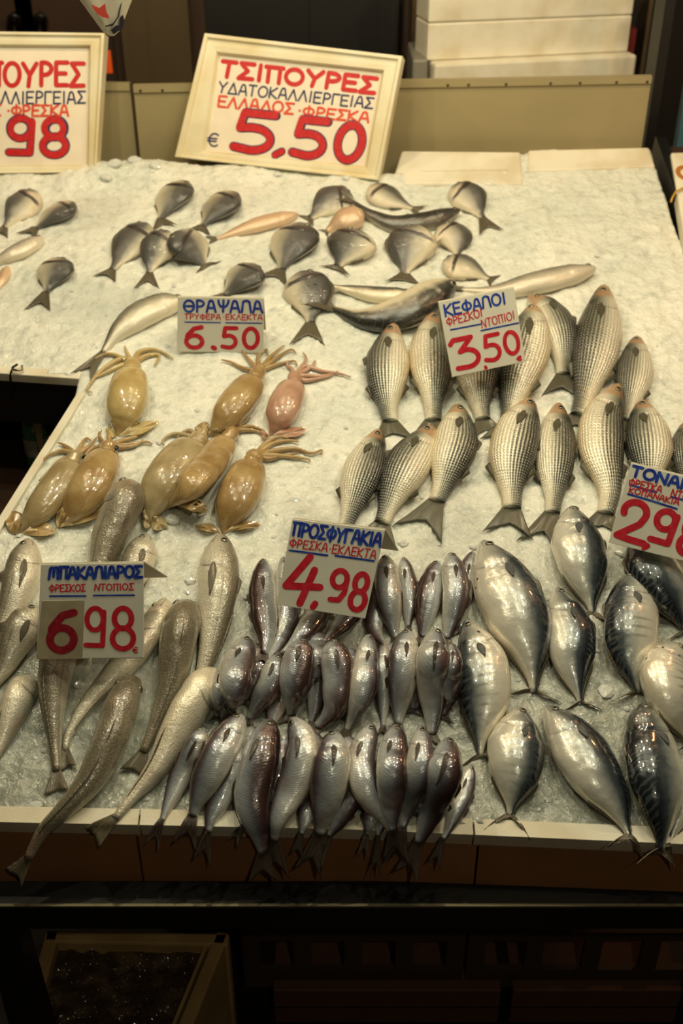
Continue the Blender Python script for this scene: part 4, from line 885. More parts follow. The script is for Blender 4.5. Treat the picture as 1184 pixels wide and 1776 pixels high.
squid([(440, 660), (412, 695), (382, 735), (360, 757)], 60, (452, 638), [[(425, 640), (400, 628), (384, 624)], [(430, 622), (420, 608), (418, 602)], [(448, 618), (462, 606), (464, 616)], [(470, 618), (488, 602), (494, 600)], [(478, 622), (504, 606), (513, 612)], [(482, 632), (510, 626), (514, 634)]],
      [[(360, 757), (362, 736), (352, 732), (338, 742), (346, 752)], [(372, 752), (392, 740), (396, 748), (384, 756)]], 'amber_squid', 'amber_squid', 'amber squid below the squid price card with curled arms reaching the card')
squid([(508, 668), (492, 706), (478, 738), (468, 756)], 58, (512, 648), [[(528, 636), (560, 644), (590, 648), (608, 654)], [(530, 652), (560, 652), (586, 644)], [(528, 628), (530, 618), (525, 612)], [(540, 636), (546, 626), (540, 634)], [(528, 660), (556, 656), (578, 650)], [(506, 640), (498, 634), (500, 626)]],
      [[(474, 754), (494, 742), (530, 742), (520, 756), (492, 758)], [(466, 756), (456, 744), (450, 750), (458, 762)]], 'pink_squid', 'pink_squid', 'single pinkish squid with arms stretched towards the mullets')
squid([(124, 806), (95, 850), (58, 896), (26, 926)], 60, (134, 784), [[(110, 782), (88, 788), (76, 796), (80, 800)], [(120, 778), (108, 770), (100, 768)], [(142, 770), (150, 760), (158, 764)], [(104, 800), (82, 820), (68, 834)], [(146, 780), (158, 770), (168, 758)]],
      [[(30, 926), (40, 896), (24, 886), (8, 896), (10, 912), (20, 926)], [(36, 926), (66, 906), (92, 912), (96, 924), (70, 930)]], 'grey_squid', 'amber_squid', 'squid lying against the white foam side board', (1,))
squid([(184, 790), (160, 835), (128, 884), (100, 916)], 72, (192, 768), [[(176, 764), (172, 752), (176, 746)], [(188, 754), (184, 744)], [(214, 764), (240, 756), (250, 748)], [(220, 772), (252, 766), (264, 770)], [(160, 778), (148, 790), (142, 800)], [(212, 776), (236, 772), (248, 762)]],
      [[(104, 914), (128, 886), (158, 876), (176, 878), (170, 896), (140, 908)], [(100, 916), (96, 896), (104, 884), (114, 876), (112, 896)]], 'amber_squid', 'amber_squid', 'squid lying beside the one at the foam board, fin under the topmost hake', (0.6,))
squid([(336, 774), (304, 815), (272, 862), (258, 908)], 84, (352, 758), [[(316, 754), (296, 754), (282, 764), (284, 772)], [(330, 748), (318, 750), (306, 760)], [(356, 742), (362, 736)], [(366, 748), (378, 744)]],
      [[(262, 896), (282, 896), (290, 912), (276, 920), (264, 916)], [(250, 880), (244, 896), (252, 918), (262, 910)]], 'grey_squid', 'grey_squid', 'thick squid with a grey head, partly under its slimmer neighbour')
squid([(392, 764), (360, 808), (322, 852), (286, 882)], 58, (408, 744), [[(416, 736), (430, 728), (434, 724)], [(424, 746), (446, 748), (462, 756)], [(412, 734), (420, 726)], [(428, 740), (450, 744), (468, 758)]],
      [[(292, 882), (318, 862), (346, 866), (360, 884), (344, 892), (316, 880)]], 'amber_squid', 'amber_squid', 'slim squid leaning on the thick grey headed one', )
squid([(434, 808), (418, 850), (398, 892), (386, 926)], 74, (446, 784), [[(478, 782), (510, 778), (540, 786), (558, 780), (556, 788)], [(472, 770), (500, 764), (518, 766)], [(470, 790), (500, 792), (534, 796), (538, 800)], [(462, 768), (484, 758), (500, 760)], [(464, 796), (490, 790), (520, 786)]],
      [[(388, 924), (410, 908), (440, 904), (452, 912), (420, 918)], [(384, 926), (366, 908), (338, 912), (350, 920)]], 'amber_squid', 'amber_squid', 'squid nearest the mullets with a translucent fin above the big hake')
# ------------------------------------------------------------------ hake
G = 'hake around the 6,98 card'
for a in [
 ('hake', '228,842 205,895 180,960 162,1030 150,1080', 74, 'R', '144,1110', 50, 'hake with its head between the squid, topmost of the hake'),
 ('hake', '256,931 240,970 222,1030 206,1085', 56, 'L', '198,1110', 20, 'hake with a staring eye peeking out above the hake card'),
 ('hake', '50,938 37,1000 17,1060 -10,1115 -30,1155', 62, 'L', None, 20, 'hake at the edge of the view with its head beneath the foam board squid'),
 ('hake', '384,930 380,980 377,1040 366,1110 350,1170 338,1215', 72, 'R', '330,1250', 8, 'big silver hake standing apart between hake card and whiting card'),
 ('hake', '292,1040 258,1095 212,1153 152,1220 120,1272 113,1303', 56, 'L', '117,1335', -20, 'hake curving out below the price card with a thin bent tail'),
 ('hake', '118,1055 103,1130 92,1200 95,1290 98,1338', 66, 'L', '99,1378', 70, 'hake coming straight down from under the damp taped corner'),
 ('hake', '326,1048 310,1105 297,1185 268,1260 248,1305', 68, 'R', '228,1342', 72, 'hake seen from its back, between the big silver one and the card'),
 ('hake', '68,1055 36,1095 8,1158 -20,1205', 62, 'L', None, 25, 'hake pressed against the edge of the hake card at the view border'),
 ('hake', '50,1176 26,1227 6,1280 -18,1335', 52, 'R', None, -60, 'pinkish bellied hake low at the border of the view'),
 ('hake', '232,1172 210,1228 190,1286 157,1353 108,1408 74,1442 48,1490', 66, 'R', '24,1526', 78, 'longest hake seen from its back, tail hanging far over the foam edge'),
 ('hake', '370,1163 334,1223 297,1286 268,1338 230,1382 200,1420', 64, 'R', '158,1456', -70, 'cream bellied hake turned upside down beside the small whiting')]:
    fish(*a, group=G, pec=True)
# ------------------------------------------------------------------ blue whiting, three overlapping rows
G = 'blue whiting around the 4,98 card'
for q_ in ('445,1120 440,1165 425,1215', '510,1128 500,1170 492,1215', '556,1100 548,1150 545,1190', '610,1128 604,1180 592,1240', '682,1118 680,1170 676,1215', '728,1128 726,1175 720,1230', '770,1128 772,1180 768,1240', '440,1262 425,1320 408,1380', '500,1268 480,1330 466,1390', '545,1272 535,1330 528,1390', '606,1280 602,1340 596,1400', '662,1290 664,1340 660,1390', '712,1290 708,1340 694,1400', '752,1300 740,1360 726,1410'):
    fish('whiting', q_, 60, 'R', None, 10, 'blue whiting buried under the rows, only slivers of its side showing between others', G + ', buried', fins=False, eye=False, pec=False)
for a in [
 ('whiting', '491,966 497,1030 495,1085 478,1125 462,1148', 42, 'R', '448,1165', 5, 'purple whiting half behind the first one of the back row'),
 ('whiting', '570,1000 553,1038 545,1075 515,1112 490,1135', 44, 'R', '470,1150', 0, 'whiting sloping out below the corner of the whiting card'),
 ('whiting', '640,1000 612,1058 585,1092 562,1115', 37, 'R', '550,1135', 10, 'whiting of which only the thin tail shows beneath the card'),
 ('whiting', '662,990 655,1050 648,1092 668,1122', 35, 'L', '676,1140', 0, 'whiting hidden for the most part by the card, tail turned to the tuna'),
 ('whiting', '457,970 455,1035 461,1100 458,1135', 48, 'L', '452,1155', 4, 'first whiting of the back row with a dark eye and open mouth'),
 ('whiting', '699,967 709,1027 708,1088', 33, 'R', '706,1112', 0, 'slender whiting with a black snout in the back row'),
 ('whiting', '668,964 672,1022 679,1072 686,1108', 46, 'L', '690,1130', 0, 'whiting emerging from behind the folded card'),
 ('whiting', '758,974 743,1037 731,1105', 45, 'L', '728,1128', 4, 'whiting with a dark fin blot, last but one of the back row'),
 ('whiting', '820,957 808,1000 801,1045 798,1090', 35, 'L', None, 0, 'whiting squeezed behind the head of the large tuna'),
 ('whiting', '781,960 791,1025 782,1077 775,1108', 47, 'R', '772,1130', 4, 'whiting ending the back row next to the large tuna'),
 # middle row
 ('whiting', '394,1148 380,1200 376,1242', 35, 'R', None, 0, 'faint whiting buried between the big silver hake and the middle row'),
 ('whiting', '492,1188 478,1228 470,1262', 35, 'L', None, 0, 'whiting belly glimpsed under the middle row'),
 ('whiting', '784,1118 785,1160 776,1216', 33, 'R', None, 0, 'dark whiting wedged between the middle row and the striped tuna'),
 ('whiting', '480,1138 472,1180 452,1215 432,1248', 46, 'R', '424,1262', 0, 'whiting lying aslant in the middle row'),
 ('whiting', '549,1143 551,1195 540,1255', 35, 'R', '536,1270', 0, 'narrow bluish whiting squeezed between two wider ones of the middle row'),
 ('whiting', '665,1113 665,1190 664,1262', 30, 'L', '663,1278', 0, 'narrow whiting in the middle row under the card'),
 ('whiting', '429,1106 409,1170 402,1234', 57, 'R', '398,1256', 4, 'pale whiting starting the middle row beside the cream bellied hake'),
 ('whiting', '524,1110 513,1172 505,1240', 57, 'R', '500,1260', 6, 'straight whiting of the middle row with an open gill'),
 ('whiting', '575,1112 587,1170 581,1225 552,1264', 57, 'R', '532,1272', 6, 'banana curved whiting of the middle row'),
 ('whiting', '640,1101 634,1153 626,1205 602,1268', 46, 'R', '592,1286', -6, 'shiny whiting of the middle row bending towards the foam edge'),
 ('whiting', '706,1094 698,1166 690,1256', 53, 'L', '686,1276', 6, 'dark backed whiting of the middle row, last but one before the tuna'),
 ('whiting', '756,1092 750,1166 751,1230 749,1274', 58, 'R', '748,1296', 2, 'wide whiting ending the middle row'),
 # front row
 ('whiting', '667,1388 661,1420 656,1450', 26, 'R', '650,1526', 0, 'tail of a buried whiting hanging over the foam, darker of two'),
 ('whiting', '652,1378 641,1420 635,1448', 30, 'L', '628,1490', 0, 'tail of a buried whiting hanging over the foam, paler of two'),
 ('whiting', '450,1376 436,1408 423,1433', 31, 'R', '400,1468', 0, 'small whiting tail draped on the foam edge'),
 ('whiting', '542,1366 532,1408 522,1446', 33, 'L', '512,1492', -10, 'pale whiting underneath the front row with a yellowish tail'),
 ('whiting', '624,1346 608,1385 586,1424 571,1450', 40, 'R', '545,1505', 6, 'black backed whiting lying under the front row'),
 ('whiting', '817,1326 805,1375 785,1420 768,1456', 33, 'R', '750,1508', 0, 'dim whiting under the last of the front row, by the tuna tail'),
 ('whiting', '354,1262 326,1320 301,1375 281,1424', 37, 'L', '260,1476', 4, 'first whiting of the front row, half hidden, by the cream bellied hake'),
 ('whiting', '414,1293 391,1357 368,1414 360,1442', 46, 'L', '348,1502', 0, 'bluish whiting of the front row with a yellow edged tail'),
 ('whiting', '420,1240 386,1295 353,1362 334,1414', 59, 'L', '318,1474', 4, 'whiting of the front row with a pink mouth pointing at the card'),
 ('whiting', '471,1248 449,1322 438,1389 449,1443 458,1478', 68, 'R', '456,1534', 8, 'wide brown backed whiting of the front row'),
 ('whiting', '506,1245 524,1289 513,1351 484,1416 475,1455', 59, 'L', '480,1524', -12, 'open mouthed whiting of the front row with a bright belly'),
 ('whiting', '580,1270 574,1326 564,1387 553,1446', 66, 'L', '532,1520', 2, 'broad flat whiting in the middle of the front row'),
 ('whiting', '731,1260 727,1326 710,1387 698,1436', 48, 'R', '690,1500', 12, 'reddish brown whiting of the front row'),
 ('whiting', '646,1256 625,1320 637,1372 664,1414 680,1442', 52, 'R', '688,1498', 8, 'curved whiting of the front row with golden glints'),
 ('whiting', '688,1258 680,1326 679,1400 682,1440', 55, 'R', '684,1494', 6, 'straight whiting of the front row between curved and reddish ones'),
 ('whiting', '778,1281 770,1342 749,1402 726,1462', 62, 'R', '700,1530', 6, 'last whiting of the front row, tail hanging lowest over the foam')]:
    fish(*a, group=G)
# ------------------------------------------------------------------ bullet tuna
G = 'small tuna by the 2,98 card'
for a in [
 ('tuna', '964,1020 989,1093 994,1160 1007,1222', 84, 'R', None, 2, 'tuna with torn silver skin lying below the topmost one'),
 ('tuna', '1118,925 1125,975 1148,1015 1172,1060 1188,1096', 100, 'L', None, 16, 'dark squiggle backed tuna coming from under the tuna card'),
 ('tuna', '1216,1318 1195,1378 1172,1430 1159,1468', 44, 'L', '1150,1490', 0, 'tuna sliver at the edge of the view with an olive tail'),
 ('tuna', '989,880 1007,965 1021,1035 1027,1064', 92, 'R', '1026,1088', -2, 'topmost tuna with its round eye looking up at the mullets'),
 ('tuna', '1090,993 1094,1075 1092,1147 1106,1202', 98, 'L', '1108,1218', 6, 'coppery tuna beneath the tuna card'),
 ('tuna', '807,1076 833,1147 840,1205 834,1270 832,1312', 93, 'L', '836,1328', -4, 'pale tuna with faint dark bars next to the whiting'),
 ('tuna', '834,940 878,1021 912,1108 926,1200', 112, 'R', '924,1216', 0, 'largest tuna, head touching the end of the whiting row'),
 ('tuna', '1166,1116 1160,1170 1172,1232 1196,1292', 108, 'R', None, -30, 'white bellied tuna at the edge of the view below the tuna card'),
 ('tuna', '903,1228 897,1283 893,1350 884,1416', 100, 'R', '880,1446', 0, 'tuna with smudged bars and a spread tail on the foam edge'),
 ('tuna', '943,1226 994,1283 1030,1340 1064,1393 1092,1452', 96, 'R', '1082,1488', -6, 'clean pale tuna lying long towards the front edge'),
 ('tuna', '1108,1222 1122,1280 1138,1345 1146,1412 1146,1476', 106, 'L', '1136,1510', 22, 'blue black tuna with a shiny tail root, the darkest in front')]:
    fish(*a, group=G)
# ------------------------------------------------------------------ hand lettered cards
def arc(cx, cy, rx, ry, a0, a1, n=14): return [(cx + rx * math.cos(R(a)), cy + ry * math.sin(R(a))) for a in np.linspace(a0, a1, n)]
GL = {
 'T': (.8, [[(0, 1), (1, 1)], [(.5, 1), (.45, 0)]]), 'S': (.8, [[(1, 1), (.05, 1), (.6, .52), (0, 0), (1, .02)]]), 'I': (.3, [[(.5, 1), (.5, 0)]]),
 'P': (.9, [[(.15, 0), (.15, 1), (.85, 1), (.85, 0)], [(-.05, 1), (1.05, 1)]]), 'O': (.95, [arc(.5, .5, .5, .5, 90, 450, 20)]), 'Y': (.85, [[(0, 1), (.5, .5)], [(1, 1), (.5, .5), (.4, 0)]]),
 'R': (.75, [[(.1, 0), (.1, 1)] + arc(.35, .73, .6, .27, 90, -90, 10) + [(.1, .46)]]), 'E': (.75, [[(1, 1), (.05, 1), (.05, 0), (1, 0)], [(.05, .52), (.85, .52)]]), 'D': (.9, [[(0, 0), (.5, 1), (1, 0), (0, 0)]]),
 'A': (.85, [[(0, 0), (.3, .9)] + arc(.5, .85, .2, .15, 170, 10, 6) + [(.7, .9), (1, 0)], [(.12, .36), (.88, .36)]]), 'K': (.8, [[(.05, 1), (.05, 0)], [(.95, 1), (.05, .48), (1, 0)]]), 'L': (.85, [[(0, 0), (.5, 1), (1, 0)]]),
 'l': (.85, [[(0, 0), (.15, .9)] + arc(.5, .8, .35, .2, 160, 20, 6) + [(.85, .9), (1, 0)]]), 'G': (.7, [[(.05, 0), (.05, 1), (1, 1)]]), 'F': (.95, [arc(.5, .5, .5, .34, 90, 450, 18), [(.5, 1.05), (.48, -.08)]]),
 'W': (.95, [arc(.5, 1, .5, .6, 180, 360, 12), [(.5, 1.02), (.5, 0)]]), 'Q': (.95, [arc(.5, .5, .5, .5, 90, 450, 20), [(.15, .5), (.85, .5)]]), 'N': (.85, [[(0, 0), (.1, 1), (.9, 0), (1, 1)]]),
 'M': (1.0, [[(0, 0), (.08, .9)] + arc(.28, .85, .2, .15, 170, 0, 6) + [(.5, .2), (.52, .85)] + arc(.72, .85, .2, .15, 180, 10, 6) + [(1, 0)]]), '.': (.3, [[(.4, .48), (.6, .48)]]), ' ': (.5, []), ',': (.35, [[(.7, .08), (.35, -.06)]]),
 'e': (.75, [arc(.55, .5, .45, .48, 50, 310, 14), [(.0, .6), (.75, .6)], [(.0, .4), (.7, .4)]]),
 '0': (.8, [arc(.5, .5, .45, .5, 90, 450, 24)]), '2': (.95, [arc(.45, .74, .4, .26, 200, -20, 14) + [(.7, .45), (.02, .04), (.45, 0), (1.0, -.02)]]), '3': (.9, [[(0, .88), (.12, 1), (.8, 1), (.3, .58), (.5, .62)] + arc(.5, .32, .45, .3, 80, -95, 12) + [(.1, .04)]]),
 '4': (1.0, [[(.45, 1), (.02, .38), (1, .34)], [(.62, .7), (.5, 0)]]), '5': (.9, [[(.95, 1), (.2, 1), (.12, .58), (.4, .62)] + arc(.45, .31, .45, .31, 70, -110, 14) + [(.02, .06)]]), '6': (.9, [[(.9, 1), (.5, .92), (.15, .6)] + arc(.5, .3, .42, .3, 150, 520, 22)]),
 '8': (.85, [arc(.5, .75, .38, .25, 90, 450, 20), arc(.5, .26, .46, .26, 90, 450, 20)]), '9': (.85, [arc(.45, .72, .42, .28, 0, 360, 20) + [(.85, .3), (.6, .04), (.12, .02)]]), '9f': (.85, [arc(.45, .72, .42, .28, 20, 380, 20) + [(.9, .9), (.84, .04), (0, .06)]])}
def glyphs(text):
    o = []; i = 0
    while i < len(text):
        if text[i:i + 2] == '9f': o.append('9f'); i += 2
        else: o.append(text[i]); i += 1
    return o
class Card:
    """a flat board given by its picture corners, standing on its lower edge and leaning back by tau from the bed's normal"""
    def __init__(s, TL, TR, BR, BL, w, tau):
        bl, br = at(*BL, w), at(*BR, w); ex = nrmz(br - bl)
        back = nrmz(np.cross(UP, ex)); back = back if back[1] > 0 else -back
        ey = UP * math.cos(R(tau)) + back * math.sin(R(tau)); nn = nrmz(np.cross(ex, ey)); s.ex, s.ey, s.n, s.o = ex, ey, nn, bl
        def hit(p):
            d = at(*p, 0.0) - CAMB; d = d / np.linalg.norm(d); t = ((bl - CAMB) @ nn) / (d @ nn); return CAMB + d * t
        s.q = [s.loc(hit(p)) for p in (BL, BR, TR, TL)]
    def loc(s, p): d = p - s.o; return np.array([d @ s.ex, d @ s.ey])
    def P(s, a, h=0.0): a = np.asarray(a, float); return bw(s.o + a[..., 0:1] * s.ex + a[..., 1:2] * s.ey + s.n * np.asarray(h)[..., None])
    def uv(s, u, v): bl, br, tr, tl = s.q; return bl * (1 - u) * (1 - v) + br * u * (1 - v) + tr * u * v + tl * (1 - u) * v
    def slab(s, name, quad, h0, h1, mat, parent, bevel=.0006):
        q = np.array(quad); return MB().hexa(list(s.P(q, np.full(4, h0))) + list(s.P(q, np.full(4, h1)))).build(name, mat, parent, bevel=bevel)
    def strokes(s, name, lines, wd, mat, parent, h=.0005, wob=.012):
        mb = MB(); k = 0
        for ln in lines:
            pts = np.array([s.uv(u, v) for u, v in ln])
            for a, b in zip(pts[:-1], pts[1:]):
                d = b - a; L = np.linalg.norm(d)
                if L < 1e-6: continue
                nn = np.array([-d[1], d[0]]) / L * wd / 2; hh = h + k * 2e-6; k += 1
                mb.add(s.P(np.array([a - nn, b - nn, b + nn, a + nn]), np.full(4, hh)), [[0, 1, 2, 3]])
            for p in pts:
                hh = h + k * 2e-6; k += 1; an = np.arange(9) * 2 * math.pi / 9
                mb.add(s.P(p + np.stack([np.cos(an), np.sin(an)], 1) * wd / 2, np.full(9, hh)), [list(range(9))])
        return mb.build(name, mat, parent)
    def text(s, name, txt, u0, u1, v0, v1, wd, mat, parent, dv=0.0, h=.0005, gap=.22, jit=.03, slant=0.0):
        gs = glyphs(txt); tot = sum(GL[g][0] + gap for g in gs) - gap; k = (u1 - u0) / tot; x = u0; lines = []
        for g in gs:
            wg = GL[g][0] * k; jy = random.uniform(-jit, jit) * (v1 - v0); sl = random.uniform(-.04, .04) + slant
            for st in GL[g][1]:
                lines.append([(x + wg * (a + sl * b), v0 + jy + dv * ((x - u0) / (u1 - u0)) + (v1 - v0) * b) for a, b in st])
            x += wg + gap * k
        s.last = lines
        return s.strokes(name, lines, wd, mat, parent, h)
def card_full(name, TL, TR, BR, BL, w, tau, label, bw_back, bw_w, th=.0022, sh=.014):
    c = Card(TL, TR, BR, BL, w, tau); mid = c.P(c.uv(.5, 0.0)); rt = root(name, mid, label, 'price card', 'price cards on the ice')
    c.slab('card_front', c.q, -th, 0, M['card'], rt)
    a, b = [c.o + q[0] * c.ex + q[1] * c.ey - c.n * (th + .0004) for q in (c.q[3], c.q[2])]
    bk_ = nrmz(np.cross(UP, c.ex)); bk_ = bk_ if bk_[1] > 0 else -bk_
    d, e = [np.append((p + bk_ * bw_back + c.ex * sh)[:2], bw_w) for p in (a, b)]
    V = [a, b, e, d]; off = -nrmz(np.cross(b - a, d - a)); off = off * .0018 * (1 if off[2] > 0 else -1)
    MB().hexa([bw(p) for p in V] + [bw(p + off) for p in V]).build('folded_back', M['cardback'], rt, bevel=.0004)
    return c, rt
B_, R_ = M['blue'], M['red']
# hake card
c, rt = card_full('price_card', (71, 979), (249, 976), (249, 1141), (63, 1143), .066, 40, 'white folded card lettered in blue with 6,98 in red among the hake', .05, .062)
c.slab('second_card', [c.uv(.0, -.008), c.uv(1.0, -.012), c.uv(1.0, .5), c.uv(0, .5)], -.0045, -.0024, M['cardback'], rt)
c.text('lettering', 'MPAKAlIAROS', .085, .985, .85, .965, .0040, B_, rt, gap=.16)
c.text('lettering', 'FRESKOS', .095, .44, .715, .785, .0017, R_, rt); c.text('lettering', 'NTOPIOS', .53, .905, .72, .785, .0017, R_, rt)
c.strokes('underline', [[(.1, .668), (.445, .664)], [(.52, .668), (.91, .664)]], .0024, B_, rt)
c.slab('taped_patch', [c.uv(.0, 0.0), c.uv(.43, .0), c.uv(.435, .62), c.uv(.03, .62)], .0002, .0009, M['patch'], rt, .0002)
c.text('lettering', '6', .10, .37, .10, .50, .0105, M['darkred'], rt, h=.0012)
c.text('lettering', '9f', .46, .645, .12, .535, .0068, R_, rt, jit=0); c.text('lettering', '8', .70, .915, .10, .53, .0074, R_, rt, jit=0); c.text('lettering', 'e', .90, .955, .055, .115, .0014, R_, rt)
# whiting card
c, rt = card_full('price_card', (507, 900), (667.5, 919.5), (633, 1073), (479, 1049), .062, 42, 'white folded card lettered in blue with 4,98 in red over the whiting', .055, .04, .003)
c.text('lettering', 'PROSFYGAKIA', .03, .985, .815, .96, .0038, B_, rt, gap=.16)
c.text('lettering', 'FRESKA', .025, .435, .685, .775, .0017, R_, rt); c.text('lettering', '.EKLEKTA', .455, .965, .675, .77, .0017, R_, rt)
c.strokes('underline', [[(.03, .643), (.45, .643)], [(.535, .652), (.955, .65)]], .0026, B_, rt)
c.strokes('lettering', [[(.27, .60), (.065, .235), (.44, .275)], [(.345, .46), (.255, .06)]], .0100, R_, rt)
c.text('lettering', '9', .555, .745, .15, .495, .0076, R_, rt, jit=0); c.text('lettering', '8', .79, .965, .085, .49, .0078, R_, rt, jit=0); c.strokes('lettering', [[(.425, .085), (.405, .04)]], .0085, R_, rt)
# mullet card
c, rt = card_full('price_card', (760, 524), (891, 498), (911, 627), (784, 654), .072, 40, 'tilted white card lettered in blue with 3,50 in red among the mullets', .03, .075, sh=.022)
c.text('lettering', 'KEFAlOI', .055, .86, .80, .945, .0034, B_, rt, dv=.01)
c.text('lettering', 'FRESKOI', .06, .53, .675, .775, .0018, R_, rt, dv=.035); c.text('lettering', 'NTOPIOI', .50, .945, .555, .66, .0017, R_, rt, dv=.035)
c.strokes('underline', [[(.09, .615), (.50, .61)], [(.48, .525), (.985, .525)]], .0024, B_, rt)
c.text('lettering', '3', .06, .41, .08, .47, .0082, R_, rt, jit=0); c.text('lettering', '5', .475, .70, .11, .44, .0072, R_, rt, jit=0); c.text('lettering', '0', .755, .955, .14, .43, .0070, R_, rt, jit=0)
c.strokes('lettering', [[(.455, .04), (.462, .025)]], .0055, R_, rt); c.text('lettering', 'e', .89, .96, .03, .09, .0022, R_, rt)
# tuna card
c, rt = card_full('price_card', (1094, 803), (1244.5, 841), (1205, 978), (1055, 941), .070, 40, 'white card with 2,98 in red cut off by the view beside the tuna', .05, .06)
c.text('lettering', 'TONAKIA', .04, .93, .855, .975, .0042, B_, rt, dv=-.01)
c.text('lettering', 'FRESKA', .04, .415, .745, .825, .0018, R_, rt, jit=.08); c.text('lettering', 'NTOPIA', .53, .90, .73, .82, .0018, R_, rt)
c.strokes('underline', [[(.055, .745), (.365, .735)], [(.545, .725), (.9, .725)], [(.062, .632), (.35, .62), (.635, .60)]], .0028, B_, rt)
c.text('lettering', 'KOPANAKIA', .065, .64, .65, .715, .0018, R_, rt, jit=.08)
c.text('lettering', '2', .06, .385, .10, .56, .0098, R_, rt, jit=0); c.text('lettering', '9f', .44, .685, .145, .545, .0092, R_, rt, jit=0); c.text('lettering', '8', .76, .96, .09, .52, .0092, R_, rt, jit=0)
c.strokes('lettering', [[(.43, .085), (.44, .075), (.40, .035)]], .0065, R_, rt)
# squid card
c, rt = card_full('price_card', (308, 515), (457, 517), (457, 612), (307, 610), .004, 24, 'white card lettered in blue with 6,50 in red above the squid', .02, .003, sh=-.002)
c.text('lettering', 'QRAWAlA', .075, .985, .74, .945, .0040, B_, rt)
c.text('lettering', 'TRYFERA', .085, .50, .605, .70, .0016, R_, rt); c.text('lettering', '.EKLEKTA', .53, .985, .605, .70, .0016, R_, rt)
c.strokes('underline', [[(.085, .55), (.5, .548)], [(.56, .548), (.98, .548)]], .0020, B_, rt)
c.text('lettering', '6', .09, .31, .08, .46, .0080, R_, rt, jit=0); c.strokes('lettering', [[(.415, .09), (.435, .075)]], .0085, R_, rt); c.text('lettering', '5', .52, .695, .09, .45, .0074, R_, rt, jit=0); c.text('lettering', '0', .76, .94, .09, .45, .0074, R_, rt, jit=0)

# ------------------------------------------------------------------ the two big price boards painted in foam lids
def foam_board(TL, TR, BR, BL, inner, w, tau, label):
    c = Card(TL, TR, BR, BL, w, tau); rt = root('price_board', c.P(c.uv(.5, 0)), label, 'price board', 'big price boards of foam')
    def hit(p):
        d = at(*p, 0.0) - CAMB; d = d / np.linalg.norm(d); t = ((c.o - CAMB) @ c.n) / (d @ c.n); return c.loc(CAMB + d * t)
    iq = [hit(p) for p in inner]              # BL BR TR TL of the sunk paper
    oq = c.q
    mid_ = [o * .42 + i * .58 for o, i in zip(oq, iq)]; lip = [o * .8 + i * .2 for o, i in zip(oq, iq)]
    rings = [(oq, -.045), (oq, -.002), ([o * .97 + i * .03 for o, i in zip(oq, iq)], 0.0), (lip, .0), ([o * .72 + i * .28 for o, i in zip(oq, iq)], -.006), (mid_, -.006), ([o * .12 + i * .88 for o, i in zip(oq, iq)], -.007), (iq, -.018)]
    V = []; F = []
    for k, (r_, h) in enumerate(rings): V += list(c.P(np.array(r_), np.full(4, h)))
    for k in range(len(rings) - 1): F += [[4 * k + i, 4 * k + (i + 1) % 4, 4 * k + 4 + (i + 1) % 4, 4 * k + 4 + i] for i in range(4)]
    n = 4 * (len(rings) - 1); F += [[n, n + 1, n + 2, n + 3], [3, 2, 1, 0]]
    o = mk('foam_lid', V, F, M['oldfoam'], rt, False); b = o.modifiers.new('edge', 'BEVEL'); b.width = .003; b.segments = 2; b.limit_method = 'ANGLE'
    c.q = [i * .985 + np.mean(iq, 0) * .015 for i in iq]
    c.slab('paper', c.q, -.0178, -.0170, M['paper'], rt, .0001)
    return c, rt
H_ = -.0166
def big(c, rt, txt, u0, u1, v0, v1, wd):
    c.text('price_outline', txt, u0, u1, v0, v1, wd * 1.28, M['navy'], rt, jit=0, h=H_ + .0001, gap=.3); c.text('price', txt, u0, u1, v0, v1, wd, M['redpaint'], rt, jit=0, h=H_ + .0009, gap=.3)
c, rt = foam_board((354, 57), (698, 97), (656, 313), (302, 272), [(352, 262), (632, 289), (661, 124), (376, 93)], .012, 36, 'big foam board reading 5,50 in red leaning on the riveted panel')
c.text('lettering', 'TSIPOYRES', .02, .98, .79, .945, .0090, M['redpaint'], rt, h=H_)
c.text('lettering', 'YDATOKALLIERGEIAS', .02, .985, .625, .735, .0036, M['navy'], rt, h=H_)
c.text('lettering', 'ELLADOS', .03, .505, .48, .59, .0048, M['orange'], rt, h=H_); c.text('lettering', '.FRESKA', .535, .975, .47, .575, .0048, M['orange'], rt, h=H_)
c.text('lettering', 'e', .0, .075, .06, .20, .0034, M['navy'], rt, h=H_)
big(c, rt, '5', .16, .42, .055, .445, .0150); big(c, rt, '5', .535, .745, .055, .435, .0150); big(c, rt, '0', .80, .965, .05, .43, .0150)
c.strokes('price_outline', [[(.475, .075), (.435, .03)]], .0165, M['navy'], rt, h=H_ + .0001); c.strokes('price', [[(.475, .075), (.435, .03)]], .0125, M['redpaint'], rt, h=H_ + .0009)
c, rt = foam_board((-172, 52), (181, 57), (166, 299), (-184, 303), [(-150, 290), (150, 287), (152, 80), (-142, 78)], .012, 36, 'big foam board ending in 98 in red, cut off by the edge of the view')
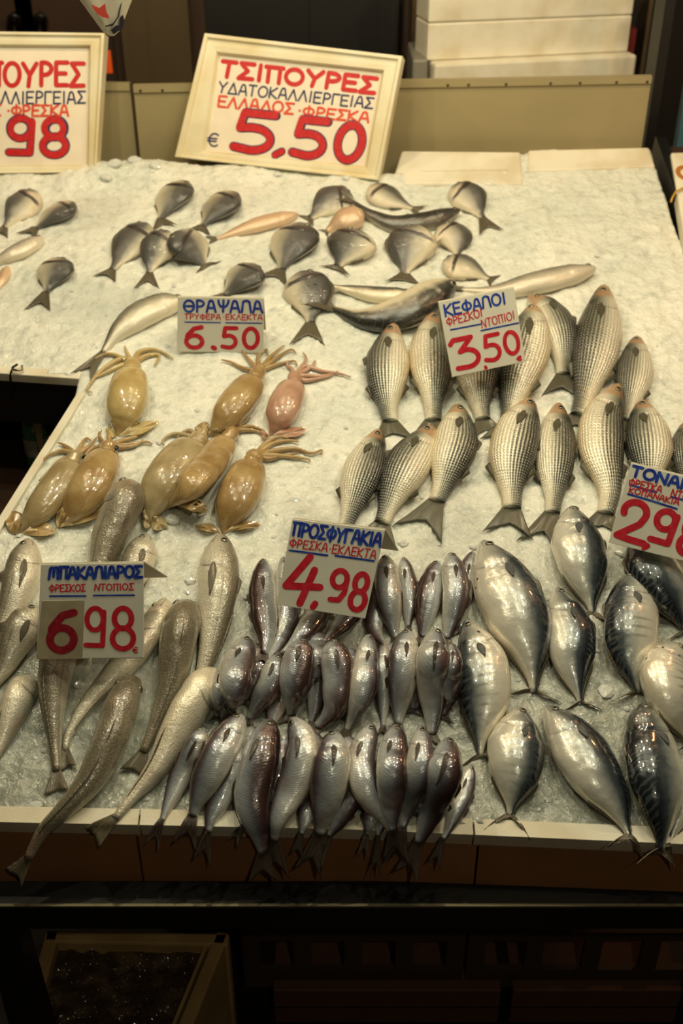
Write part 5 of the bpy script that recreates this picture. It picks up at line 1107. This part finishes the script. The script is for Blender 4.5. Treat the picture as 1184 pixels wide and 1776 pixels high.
c.text('lettering', 'TSIPOYRES', .15, .975, .685, .875, .0090, M['redpaint'], rt, h=H_)
c.text('lettering', 'YDATOKALLIERGEIAS', .06, .985, .535, .635, .0036, M['navy'], rt, h=H_)
c.text('lettering', 'ELLADOS', .06, .48, .43, .52, .0048, M['orange'], rt, h=H_); c.text('lettering', '.FRESKA', .52, .885, .43, .52, .0048, M['orange'], rt, h=H_)
big(c, rt, '9f', .535, .685, .10, .41, .0130); big(c, rt, '8', .73, .88, .09, .40, .0135)
# ------------------------------------------------------------------ loose lumps of clear ice
mbs = MB(); V = []; F = []
spots = [(330, 850, 14), (300, 905, 16), (560, 1290, 12), (205, 1425, 16), (445, 1370, 14), (255, 905, 10), (137, 1187, 9), (1050, 1200, 16), (1100, 940, 14), (1075, 960, 12), (1150, 960, 10), (200, 300, 20), (185, 320, 16), (235, 292, 16), (270, 300, 14), (480, 305, 12), (600, 318, 12), (140, 1000, 12), (330, 1010, 10), (430, 1035, 9), (60, 1400, 12), (700, 940, 10), (820, 950, 9), (520, 700, 10), (340, 800, 10)]
for _ in range(170):
    x, y = random.uniform(20, 1170), random.uniform(330, 1420); spots.append((x, y, random.uniform(3, 7)))
oct_ = None
import bmesh
for x, y, r in spots:
    p = at(x, y, 0.0)
    if not inside(np.array([p[0]]), np.array([p[1]]))[0]: continue
    i, j = int(round((p[0] - U0) / CELL)), int(round((p[1] - V0) / CELL))
    if HM[i, j] > ICE[i, j] + .004: continue
    rr = r / 1500; bm = bmesh.new(); bmesh.ops.create_icosphere(bm, subdivisions=1 if r < 8 else 2, radius=rr); b = len(V); k = random.random() * 90
    for v in bm.verts:
        d = v.co * (1 + .55 * mnoise.noise(v.co * (1.1 / rr) + Vector((k, k, k)))); V.append(bw(np.array([p[0] + d.x * 1.2, p[1] + d.y, ICE[i, j] + d.z * .6 + rr * .15])))
    bm.verts.index_update(); F += [[v.index + b for v in f.verts] for f in bm.faces]; bm.free()
o = mk('ice_lump', V, F, M['chunk'], None, False); tag(o, 'scattered clear lumps of ice on the crushed bed', 'ice', kind='stuff')
